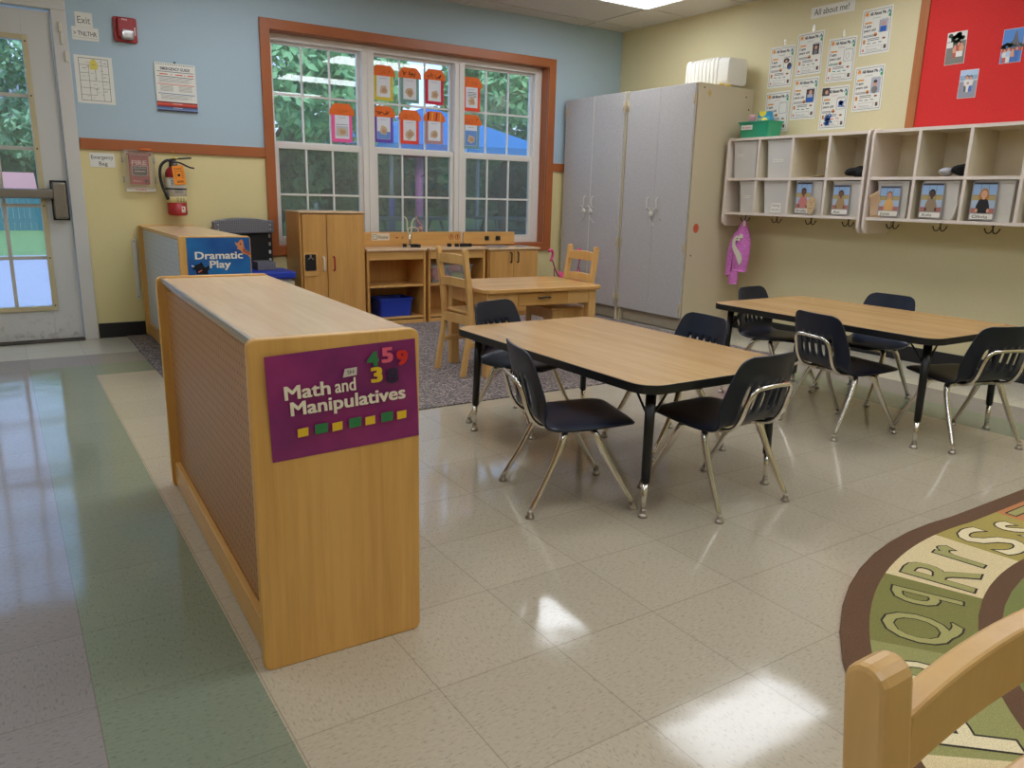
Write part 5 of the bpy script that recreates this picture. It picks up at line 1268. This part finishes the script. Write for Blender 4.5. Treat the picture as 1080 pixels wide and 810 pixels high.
def extinguisher():
    x, y = .682, YB - .075
    t = thing('fire_extinguisher', 'red fire extinguisher with a black hose and orange tag, hung on the wall', 'fire extinguisher', (x, y, .825))
    R = .062
    b = MB().mat(0, True); z = .828
    b.lathe([(R - .012, z), (R - .002, z + .006), (R, z + .016), (R, z + .088)], (x, y, 0), 28); b.mat(1, True).lathe([(R + .0004, z + .086), (R + .0004, z + .128)], (x, y, 0), 28)
    b.mat(2, True).lathe([(R + .0004, z + .127), (R + .0004, z + .252)], (x, y, 0), 28); b.mat(0, True).lathe([(R, z + .250), (R, z + .284), (R - .008, z + .305), (R - .026, z + .320), (.024, z + .326)], (x, y, 0), 28)
    cyl = build('cylinder', b, [M_red, mat('label pale yellow', (216, 200, 140), .45), mat('label white', (214, 208, 196), .45)], t)
    b = MB()
    def wrap(px, pz):                           # lettering lies on the curved front
        a = px / R; return (x + (R + .0012) * math.sin(a), y - (R + .0012) * math.cos(a), pz)
    def wr(x0, z0, x1, z1):
        n = 5; b.grid([[wrap(x0 + (x1 - x0) * i / n, zz) for zz in (z0, z1)] for i in range(n + 1)])
    b.mat(0)
    for px in (-.004, .016, .036):
        wr(px - .006, z + .095, px + .004, z + .101); wr(px - .007, z + .106, px - .004, z + .116); wr(px + .002, z + .106, px + .005, z + .116); wr(px - .004, z + .118, px + .004, z + .121)
    for k in range(5): wr(-.02, z + .150 + k * .007, .04 - .01 * (k % 2), z + .152 + k * .007)
    for k in range(4): wr(-.04, z + .20 + k * .01, -.028, z + .205 + k * .01); wr(-.05, z + .245, .04, z + .248)
    b.mat(1); wr(.016, z + .022, .044, z + .062); b.mat(2); wr(.020, z + .040, .034, z + .056); b.mat(0); wr(.018, z + .026, .042, z + .029); wr(.018, z + .032, .042, z + .034)
    build('label_print', b, [M_ink, M_label, M_red], cyl)
    b = MB().mat(0, True); b.lathe([(.020, z + .318), (.022, z + .345), (.014, z + .352), (.014, z + .372)], (x, y, 0), 18); build('valve', b, mat('valve grey', (120, 108, 104), .35, metal=.7), t)
    b = MB(); b.bar(bez([(x - .035, y - .01, z + .368), (x + .01, y - .01, z + .375), (x + .11, y - .01, z + .385)], 3), .02, .010, (0, 1, 0)); b.bar(bez([(x - .03, y - .01, z + .352), (x + .03, y - .01, z + .352), (x + .09, y - .01, z + .325), (x + .125, y - .01, z + .318)], 3), .02, .010, (0, 1, 0))
    build('handle', b, M_black, t, bevel=.003)
    b = MB().mat(0, True); b.tube(bez([(x - .015, y - .012, z + .360), (x - .05, y - .016, z + .362), (x - .088, y - .018, z + .325), (x - .098, y - .02, z + .26), (x - .088, y - .024, z + .19), (x - .068, y - .03, z + .13)], 6), .0095, 10)
    b.tube([(x - .070, y - .03, z + .14), (x - .060, y - .032, z + .105)], [.012, .009], 10); build('hose', b, M_black, t)
    b = MB().mat(0, True); b.tube([(x + (R + .003) * math.cos(a), y + (R + .003) * math.sin(a), z + .178) for a in [2 * PI * k / 24 for k in range(24)]], .0045, 8, True); b.tube([(x - R - .002, y - .02, z + .178), (x - .082, y - .028, z + .176)], .005, 8); build('strap', b, M_black, t)
    b = MB(); P = rrect(.074, .125, .004, 2); Mt = Matrix.Translation((x + .012, y - R - .008, z + .268)) @ Matrix(((1, 0, 0, 0), (0, 0, -1, 0), (0, 1, 0, 0), (0, 0, 0, 1))) @ Matrix.Rotation(-.12 + .2, 4, 'Z')
    Mt = Matrix.Translation((x + .012, y - R - .008, z + .268)) @ Matrix(((1, 0, 0, 0), (0, 0, -1, 0), (0, 1, 0, 0), (0, 0, 0, 1))) @ Matrix.Rotation(.10, 4, 'Z')
    b.mat(0).prism(P, 0, .0012, 'z', Mt); q = MB(); q.mat(1).text('FIRE', -.026, .036, .05, .010, .002); q.line(-.028, .026, .028, .026, .002, .002); q.disc(0, 0, .009, .009, .002); q.text('2023', -.020, -.048, .042, .012, .002, .03)
    for k in range(4): q.line(-.03, .018 - k * .012, -.014, .018 - k * .012, .002, .002); q.line(.014, .018 - k * .012, .03, .018 - k * .012, .002, .002)
    b.mat(1).add([tuple(Mt @ Vector(p)) for p in q.v], q.f); build('inspection_tag', b, [mat('tag orange bright', (246, 148, 40), .6), M_ink], t)
    b = MB().mat(0, True); b.tube(bez([(x + .004, y - .015, z + .378), (x + .0, y - .02, z + .40), (x - .006, y - .005, z + .425)], 3), .0016, 6); b.box(x - .012, x + .022, y - .022, y - .012, z + .376, z + .384); build('safety_tie', b, M_yellow, t)
    b = MB(); b.box(x - .02, x + .02, y + R, YB - .002, z + .2, z + .36); build('wall_bracket', b, M_black, t)
extinguisher()
mb = MB(); mb.prism(rrect(.024, .41, .006, 3), 0, .010)
o = tag(build('wall_strip', mb, M_white, matrix=BW(.398, .462), bevel=.002), 'white vertical plastic strip on the wall beside the far bookcase', 'strip')
s = MB().mat(0)
for y in (-.19, .19): s.disc(0, y, .004, .004, .0105, 10)
build('strip_screw', s, M_black, o)

# ------------------------------------------------------------------ paper houses on the window
HOUSES = [(2.315, 1.730, 1.992, (222, 196, 70), 'yellow-framed paper house on the window, top left of the middle sash', 0, 0), (2.545, 1.730, 1.998, (120, 156, 150), 'grey-green framed paper house with black scribbles on its roof, top middle', 1, 0), (2.770, 1.735, 2.008, (206, 34, 62), 'crimson-framed paper house at the top right of the middle sash', 1, 0),
          (3.125, 1.712, 1.982, (232, 76, 40), 'orange-red framed paper house at the top of the right sash', 0, 1), (1.962, 1.392, 1.678, (244, 96, 160), 'pink-framed paper house low on the left sash', 0, 2), (2.312, 1.409, 1.688, (112, 78, 176), 'purple-framed paper house at the bottom left of the middle sash', 1, 3),
          (2.543, 1.410, 1.675, (238, 70, 44), 'red-orange framed paper house at the bottom middle of the middle sash', 0, 0), (2.768, 1.422, 1.680, (186, 138, 136), 'mauve-framed paper house with a striped roof', 2, 0), (3.122, 1.402, 1.680, (122, 160, 168), 'blue-grey framed paper house at the bottom of the right sash', 3, 3)]
for i, (x, z0, z1, c, lab, sc, pv) in enumerate(HOUSES):
    t = thing('paper_house', lab, 'paper craft', matrix=BW(x, z0, YB + .122), group='paper houses on the window')
    h = z1 - z0; R = random.Random(40 + i); fm = mat('house frame %d' % i, c, .7)
    b = MB(); b.box(-.083, .083, 0, h * .72, 0, .001); build('house_frame', b, fm, t)
    b = MB(); b.mat(0).box(-.058, .058, .026, h * .70, .0012, .0018); z = .0024; ch = h * .70
    b.mat(2); [b.line(-.03 + .012 * k, ch - .020, -.022 + .012 * k, ch - .018, .003, z) for k in range(5)]
    if pv == 1: b.mat(3); [b.line(-.04, ch - .04 - .012 * k, .045, ch - .04 - .012 * k, .004, z) for k in range(4)]
    if pv == 2: b.mat(4).rect(-.050, .045, .050, .12, z); b.mat(2).line(-.05, .13, .05, .132, .004, z)
    if pv == 3: b.mat(5).rect(-.056, .028, .056, .085 if i != 8 else .15, z)
    pts = [(.036 * (1 + .25 * R.uniform(-1, 1)) * math.cos(a), .036 * (1 + .25 * R.uniform(-1, 1)) * math.sin(a) + .078 + (.02 if pv == 3 and i == 5 else 0)) for a in [2 * PI * k / 12 for k in range(12)]]
    b.mat(1).poly(pts, z + .0006); b.mat(6).poly([(p[0] * .6 + .004, (p[1] - .078) * .55 + .076) for p in pts], z + .001)
    build('drawing', b, [mat('craft paper', (226, 228, 234), .8), mat('sand tan', (206, 178, 148), .9), M_grayink, M_ink, mat('craft pale', (190, 196, 204), .8), mat('craft blue', (110, 150, 214), .8), mat('sand brown', (186, 152, 120), .9)], t)
    b = MB(); zz = .004; rt = h; b.mat(0).prism([(-.102, h * .70), (.102, h * .70), (.098, h * .70 + .038), (.062, rt), (-.058, rt), (-.098, h * .70 + .036)], .002, .0035)
    b.mat(1)
    if sc == 1:
        for k in range(14): u = R.uniform(-.055, .055); b.line(u, h * .72 + R.random() * .03, u + R.uniform(-.03, .03), h * .76 + R.random() * .04, .0045, zz)
    if sc == 0:
        for k in range(9): u = R.uniform(-.07, .05); b.line(u, h * .73 + R.random() * .04, u + .02, h * .75 + R.random() * .04, .0012, zz)
    if sc == 2:
        for k, m in enumerate((1, 2, 3, 2)): u = -.06 + k * .038; b.mat(m).line(u, h * .72, u + .006, rt - .008, .012, zz)
    if sc == 3:
        for k in range(40): b.disc(R.uniform(-.085, .085), h * .72 + R.random() * .05, .0032, .0032, zz, 6)
    build('house_roof', b, [M_orange, M_ink, mat('roof amber', (240, 166, 60), .7), mat('roof wine', (150, 50, 60), .7)], t)

# ------------------------------------------------------------------ alphabet rug
def rug():
    CX1, CX2, CYc, R = 2.20, 2.90, -1.625, 1.553
    def sq(a): return 1 + .052 * abs(math.sin(2 * a))
    def ringpts(r, n=40):
        p = [(CX2 + r * sq(a) * math.cos(a), CYc + r * sq(a) * math.sin(a)) for a in [-PI / 2 + PI * k / n for k in range(n + 1)]]
        return p + [(CX1 + r * sq(a) * math.cos(a), CYc + r * sq(a) * math.sin(a)) for a in [PI / 2 + PI * k / n for k in range(n + 1)]]
    names = [('rug brown', (96, 68, 46)), ('rug olive', (120, 116, 62)), ('rug cream', (206, 186, 142)), ('rug mustard', (160, 142, 74)), ('rug orange', (180, 118, 72)), ('rug light olive', (142, 138, 84)), ('rug field', (116, 120, 66)), ('rug line', (50, 42, 32)), ('rug pale letter', (216, 200, 160)), ('rug letter', (156, 148, 92))]
    ms = [speckle(n, c, tuple(min(255, int(v * 1.16)) for v in c), .95, 420.0, .4, .62, .25) for n, c in names]
    mb = MB(); zt = .009
    o = ringpts(R); n = len(o)
    mb.mat(0).add([(p[0], p[1], .0005) for p in o] + [(p[0], p[1], zt - .003) for p in o] + [(CX1 + (p[0] - CX1) * .997, CYc + (p[1] - CYc) * .997, zt) for p in o],
                  [(k * n + i, k * n + (i + 1) % n, (k + 1) * n + (i + 1) % n, (k + 1) * n + i) for k in range(2) for i in range(n)] + [tuple(range(2 * n, 3 * n))])
    r0, r1, r2 = 1.49, 1.262, 1.213
    # perimeter walk: angle on the left arc, then distance along the straight
    def pt(s, r):       # s in cell units; one cell = 14.6 degrees of the left arc
        a = math.radians(112.3 - 14.6 * s); lim = math.radians(90)
        if a >= lim: return CX1 + r * sq(a) * math.cos(a), CYc + r * sq(a) * math.sin(a), a
        d = (lim - a) * 1.37; L = CX2 - CX1
        if d <= L: return CX1 + d, CYc + r, lim
        b = lim - (d - L) / 1.37; return CX2 + r * sq(b) * math.cos(b), CYc + r * sq(b) * math.sin(b), b
    cells = [('L', 'l', 3, 8), ('M', 'm', 4, 8), ('N', 'n', 1, 9), ('O', 'o', 2, 9), ('P', 'p', 5, 8), ('Q', 'q', 1, 9), ('R', 'r', 2, 9), ('S', 's', 3, 8), ('T', 't', 4, 9), ('U', 'u', 1, 8), ('V', 'v', 2, 9)]
    mb.mat(1); a1, a2 = ringpts(r0), ringpts(r1); mb.add([(p[0], p[1], zt + .0003) for p in a1 + a2], [(i, (i + 1) % n, n + (i + 1) % n, n + i) for i in range(n)])
    for k, (A, b, bg, fg) in enumerate(cells):
        s0 = k - 6; q = 8; vs = []
        for r in (r0, r1): vs += [pt(s0 + i / q, r)[:2] + (zt + .0006,) for i in range(q + 1)]
        mb.mat(bg).add(vs, [(i, i + 1, q + 1 + i + 1, q + 1 + i) for i in range(q)])
        for ch, f, hgt, wd in ((A, .27, .180, .138), (b, .73, .165 if b in 'qplt' else .135, .078 if b not in 'mn' else .1)):
            x, y, a = pt(s0 + f, (r0 + r1) / 2); rot = a - PI / 2
            for m, bold, z in ((7, .030, zt + .0009), (fg, .010, zt + .0013)):
                vs_, fs_, x0, x1, chh = text_geo(ch, bold); y0, y1 = min(p[1] for p in vs_), max(p[1] for p in vs_); g = .011 if m == 7 else 0
                kx, ky = (wd + g) / (x1 - x0), (hgt + g) / (y1 - y0)
                M = Matrix.Translation((x, y, 0)) @ Matrix.Rotation(rot, 4, 'Z')
                mb.mat(m).add([((p[0] - (x0 + x1) / 2) * kx, (p[1] - (y0 + y1) / 2) * ky, z) for p in vs_], fs_, M)
    for (ra, m, z) in ((r1, 0, .0008), (r2, 6, .0011)):
        p = ringpts(ra); mb.mat(m).add([(q[0], q[1], zt + z) for q in p], [tuple(range(n))])
    tag(build('alphabet_rug', mb, ms), 'oval alphabet rug with a brown border and olive, cream and orange letter panels', 'rug')
rug()

# ------------------------------------------------------------------ outside
GZ = -.15
def outside():
    gm = speckle('lawn grass', (96, 132, 72), (122, 156, 88), .9, 14.0)
    struct('ground', MB().box(-30, 60, YB + .2, 70, GZ - .3, GZ), gm)
    cm = speckle('patio concrete', (160, 162, 180), (170, 172, 190), .8, 30.0)
    struct('patio', MB().box(-8, 2.6, YB + .2, 13.9, GZ - .02, GZ + .02), cm)
    bark = wood('bark', (104, 86, 68), (66, 52, 40), .9, (1, 1, .2), 20)
    def leafmat(name, a, b):
        m = mat(name, a, .7); t = NT(m); g = t.noise(t.objco(), 1.6, 3.0, .6)
        t.l(t.ramp(g, [(.35, lin(a)), (.68, lin(b))]), t.b.inputs['Base Color']); return m
    lms = [leafmat('leaf mid', (98, 150, 94), (146, 190, 130)), leafmat('leaf dark', (58, 94, 62), (92, 130, 86)), leafmat('leaf pale', (104, 150, 112), (150, 190, 146))]
    def crown(seed, rx, rz, zc, n, size):
        R = random.Random(seed); b = MB(); blobs = []
        for k in range(16):
            a = R.uniform(0, 2 * PI); el = R.uniform(-.8, 1); rr = R.uniform(.35, .8)
            blobs.append((rx * rr * math.cos(a) * math.sqrt(1 - el * el * .6), rx * rr * math.sin(a) * math.sqrt(1 - el * el * .6), zc + rz * el * .72, R.uniform(.32, .52) * rx))
        vs = []; fs = []
        for i in range(n):
            cx, cy_, cz, r = blobs[i % len(blobs)]
            u = R.uniform(-1, 1); a = R.uniform(0, 2 * PI); s = math.sqrt(1 - u * u); q = r * R.uniform(.75, 1.05)
            c = Vector((cx + q * s * math.cos(a), cy_ + q * s * math.sin(a), cz + q * u * .85))
            d1 = Vector((R.uniform(-1, 1), R.uniform(-1, 1), R.uniform(-1, 1))).normalized(); d2 = d1.cross(Vector((R.uniform(-1, 1), R.uniform(-1, 1), R.uniform(-1, 1)))).normalized()
            l = size * R.uniform(.6, 1.2); k = len(vs)
            vs += [c - d1 * l, c + d2 * l * .5, c + d1 * l, c - d2 * l * .5]; fs.append((k, k + 1, k + 2, k + 3))
        b.add(vs, fs); return b
    def trunk(h, r):
        b = MB().mat(0, True); b.tube(bez([(0, 0, -.02), (.03, 0, h * .4), (-.04, .03, h)], 4), [r * (1.1 - .5 * i / 8) for i in range(9)], 10)
        for k in range(5): a = k * 1.3; b.tube([(0, 0, h * (.6 + .06 * k)), (.6 * math.cos(a), .6 * math.sin(a), h * (.9 + .05 * k))], [r * .35, r * .15], 6)
        return b
    protos = []
    for i, (rx, rz, zc, n, sz, th) in enumerate(((2.1, 2.7, 3.0, 15000, .12, 2.4), (2.0, 1.7, 1.9, 5200, .15, 1.6), (2.6, 3.2, 4.2, 6000, .17, 3.4))):
        t = thing('garden_tree', 'x', 'tree', (0, 0, GZ), world=False, group='trees beyond the window wall')
        build('foliage', crown(11 + i, rx, rz, zc, n, sz), lms[i], t); build('trunk', trunk(th, .13), bark, t); protos.append(t)
    used = [False] * 3
    T = [(0, 3.6, 12.2, 0, .95, 'bushy green tree filling the upper left window sash'), (0, 13.2, 20.0, 1.4, 1.2, 'bushy green tree filling the upper right window sash'),
         (2, -.4, 30.8, 1.1, .95, 'tall pale green tree seen through the top of the door pane'),
         (2, 25.0, 31.0, 2.2, .95, 'tall tree far behind the blue shade canopy'),
         (1, 7.6, 20.6, 0, .9, 'low dark bush tree behind the white and blue playground pole'), (1, 10.8, 25.6, .9, .9, 'low dark bush tree behind the pink playground pole'),
         (1, 17.2, 25.0, 1.8, 1.0, 'low dark bush tree under the right end of the blue canopy'), (1, 20.8, 29.0, 2.7, .95, 'low dark bush tree farthest right along the lawn edge'),
         (1, 4.0, 25.0, 3.6, .85, 'low dark bush tree behind the left lower window sash'), (1, 14.2, 30.6, 4.0, 1.0, 'low dark bush tree at the back of the lawn, centre'), (1, 7.6, 31.0, 4.6, 1.0, 'low dark bush tree at the back of the lawn, left of centre'),
         (1, -4.2, 25.6, 4.4, .8, 'low bush behind the teal fence, left of the door pane'), (1, 2.3, 26.2, 5.1, .62, 'low bush behind the teal fence, right part of the door pane')]
    for k, x, y, rz, s, lab in T:
        o = protos[k] if not used[k] else copy_tree(protos[k]); used[k] = True
        o.location = (x, y, GZ); o.rotation_euler = (0, 0, rz); o.scale = (s, s, s); o['label'] = lab
    R = random.Random(77); b = MB(); vs = []; fs = []
    for i in range(20000):
        x = R.uniform(-14, 34); top = 3.7 + .5 * math.sin(x * .9) + .3 * math.sin(x * 2.3); zz = GZ + (top - GZ) * R.random() ** .8; c = Vector((x, 35.5 + R.uniform(-.7, .7), zz))
        d1 = Vector((R.uniform(-1, 1), R.uniform(-1, 1), R.uniform(-1, 1))).normalized(); d2 = d1.cross(Vector((R.uniform(-1, 1), R.uniform(-1, 1), R.uniform(-1, 1)))).normalized(); l = .26 * R.uniform(.6, 1.2); k = len(vs)
        vs += [c - d1 * l, c + d2 * l * .55, c + d1 * l, c - d2 * l * .55]; fs.append((k, k + 1, k + 2, k + 3))
    b.add(vs, fs)
    for k in range(48): x = -14 + k; b.box(x, x + 1.02, 35.2, 35.8, GZ, 3.2 + .4 * math.sin(x * .9))
    tag(build('garden_hedge', b, lms[1]), 'long dark green hedge closing off the far end of the lawn', 'hedge')
    # teal fence beyond the lawn
    f = thing('picket_fence', 'teal fence across the lawn seen through the door pane', 'fence', (-1.0, 22.6, GZ)); tm = mat('teal paint', (30, 104, 116), .6)
    b = MB()
    for k in range(70): x = -6 + k * .12; b.box(x, x + .112, 22.6, 22.62, GZ, .82)
    build('picket_panel', b, tm, f); b = MB(); b.box(-6, 2.4, 22.62, 22.66, .66, .76).box(-6, 2.4, 22.62, 22.66, .05, .15); build('rail', b, tm, f)
    b = MB()
    for k in range(5): x = -6 + 2.08 * k; b.box(x, x + .09, 22.66, 22.75, GZ, .90)
    build('post', b, tm, f)
    h = thing('garden_shed', 'low shed with a dusty pink roof behind the teal fence', 'shed', (-.6, 27, GZ))
    b = MB(); b.box(-2.2, .55, 26.0, 28.4, GZ, .80); build('wall', b, mat('shed wall', (196, 184, 170), .8), h)
    b = MB(); b.prism([(25.8, .76), (28.6, .76), (27.2, 1.36)], -2.4, .72, 'x'); build('roof', b, mat('pink roof', (176, 128, 124), .85), h)
    h = thing('white_house', 'white house with a grey roof half hidden by trees through the door pane', 'house', (-.4, 44, GZ))
    b = MB(); b.box(-3.0, 1.6, 41, 48, GZ, 4.6); build('wall', b, mat('white siding', (226, 228, 234), .7), h)
    b = MB(); b.prism([(40.6, 4.5), (48.4, 4.5), (44.5, 6.6)], -3.3, 1.9, 'x'); build('roof', b, mat('grey roof', (120, 122, 132), .85), h)
    for x in (-2.0, .2): b = MB(); b.box(x, x + .8, 40.96, 41.0, 2.6, 3.8); build('window', b, mat('house pane', (70, 84, 100), .2), h)
    # shade canopy with its poles, basketball net, picnic tables
    c = thing('shade_canopy', 'blue peaked shade canopy beyond the middle and right window', 'canopy', (8.1, 15.2, GZ)); bm = mat('canopy blue', (12, 98, 152), .7)
    cor = [(5.9, 13.6, 1.98), (10.45, 13.6, 2.06), (10.45, 17, 2.1), (5.9, 17, 2.0)]; ap = (8.1, 15.3, 2.95); b = MB(); b.mat(0, False); b.add(cor + [ap], [(0, 1, 4), (1, 2, 4), (2, 3, 4), (3, 0, 4)])
    lo = [(p[0], p[1], p[2] - .14) for p in cor]; b.add(cor + lo, [(0, 4, 5, 1), (1, 5, 6, 2), (2, 6, 7, 3), (3, 7, 4, 0)]); build('canopy_sheet', b, bm, c, solid=.02)
    for x, y in ((10.4, 13.7), (10.4, 16.9), (5.98, 16.9)): b = MB().mat(0, True); b.tube([(x, y, GZ), (x, y, 2.0)], .045, 10); build('pole', b, mat('pole white', (214, 220, 228), .4), c)
    t = thing('playground_pole', 'thin pole, white above and blue below, beyond the middle window sash', 'pole', (6.6, 14, GZ))
    b = MB().mat(0, True); b.tube([(6.6, 14, .95), (6.6, 14, 2.02)], .042, 12); build('upper_tube', b, MATS['pole white'], t); b = MB().mat(0, True); b.tube([(6.6, 14, GZ), (6.6, 14, .97)], .062, 12); build('lower_sleeve', b, mat('pole blue', (52, 74, 150), .5), t)
    t = thing('playground_pole', 'thick pink pole beyond the middle window sash', 'pole', (7.24, 14, GZ)); b = MB().mat(0, True); b.tube([(7.24, 14, GZ), (7.24, 14, 2.0)], .085, 14); build('padding', b, mat('pole pink', (206, 130, 184), .6), t)
    t = thing('basketball_hoop', 'white basketball net beside the top of the pink pole', 'basketball hoop', (7.76, 14, GZ))
    b = MB().mat(0, True); b.tube([(7.76 + .2 * math.cos(a), 13.2 + .2 * math.sin(a), 2.08) for a in [2 * PI * k / 20 for k in range(20)]], .012, 6, True); build('rim', b, M_orange, t)
    b = MB().mat(0, True)
    for k in range(12):
        for d in (-1, 1): a = 2 * PI * k / 12; b.tube([(7.76 + r * math.cos(a + d * q), 13.2 + r * math.sin(a + d * q), zz) for r, q, zz in ((.2, 0, 2.08), (.15, .26, 1.93), (.12, .52, 1.78))], .007, 5)
    build('net', b, M_white, t)
    b = MB().mat(0, True); b.tube([(7.76, 13.38, 2.08), (7.76, 13.52, 2.0), (7.76, 13.52, GZ)], .03, 8); build('stand', b, M_black, t)
    for i, (x, y, lab) in enumerate(((6.3, 12.6, 'dark picnic table on the lawn beyond the middle lower sash'), (9.0, 13.0, 'dark picnic table on the lawn beyond the right lower sash'))):
        t = thing('picnic_table', lab, 'picnic table', (x, y, GZ), group='picnic tables on the lawn', world=False); dm = mat('picnic green', (58, 84, 86), .6)
        b = MB(); b.box(-.9, .9, -.38, .38, .68, .73); build('tabletop', b, dm, t)
        for s in (-1, 1): b = MB(); b.box(-.9, .9, s * .62 - .13, s * .62 + .13, .40, .44); build('bench', b, dm, t)
        for s in (-1, 1): b = MB(); b.tube([(s * .6, -.66, 0), (s * .6, -.2, .68)], .03, 8).tube([(s * .6, .66, 0), (s * .6, .2, .68)], .03, 8).tube([(s * .6, -.62, .39), (s * .6, .62, .39)], .03, 8); build('leg', b, dm, t)
outside()

# ------------------------------------------------------------------ world, sun, camera
sc = bpy.context.scene
w = bpy.data.worlds.new('sky'); sc.world = w; w.use_nodes = True; nt = w.node_tree
bg = nt.nodes['Background']; tc = nt.nodes.new('ShaderNodeTexCoord'); sp = nt.nodes.new('ShaderNodeSeparateXYZ'); rp = nt.nodes.new('ShaderNodeValToRGB')
nt.links.new(tc.outputs['Generated'], sp.inputs[0]); nt.links.new(sp.outputs[2], rp.inputs[0]); nt.links.new(rp.outputs[0], bg.inputs[0])
rp.color_ramp.elements[0].color = lin((186, 212, 248)); rp.color_ramp.elements[1].color = lin((120, 172, 232)); rp.color_ramp.elements[1].position = .6
bg.inputs[1].default_value = 2.0
sun = bpy.data.lights.new('sun', 'SUN'); sun.energy = 2.4; sun.angle = .3; so = bpy.data.objects.new('sun', sun); COL.objects.link(so)
so.rotation_euler = (math.radians(42), 0, math.radians(-25))

yaw, pitch, roll = .584910894, .238884968, .0252195838
f = Vector((math.sin(yaw) * math.cos(pitch), math.cos(yaw) * math.cos(pitch), -math.sin(pitch))); r = Vector((math.cos(yaw), -math.sin(yaw), 0)); u = r.cross(f)
r2 = r * math.cos(roll) + u * math.sin(roll); u2 = -r * math.sin(roll) + u * math.cos(roll)
cam = bpy.data.cameras.new('camera'); cam.sensor_width = 36; cam.lens = 811.227 * 36 / 1080; cam.clip_start = .02; cam.clip_end = 300
co = bpy.data.objects.new('camera', cam); COL.objects.link(co)
co.matrix_world = Matrix(((r2.x, u2.x, -f.x, -.36471622), (r2.y, u2.y, -f.y, -1.26078753), (r2.z, u2.z, -f.z, 1.01076889), (0, 0, 0, 1)))
sc.camera = co
sc.view_settings.view_transform = 'Standard'; sc.view_settings.look = 'None'; sc.view_settings.gamma = 1.0
sc.view_settings.use_curve_mapping = False; sc.view_settings.exposure = 0.28
sc.cycles.max_bounces = 10; sc.cycles.diffuse_bounces = 5; sc.cycles.transparent_max_bounces = 16
sc.cycles.use_denoising = True; sc.cycles.caustics_reflective = False; sc.cycles.caustics_refractive = False
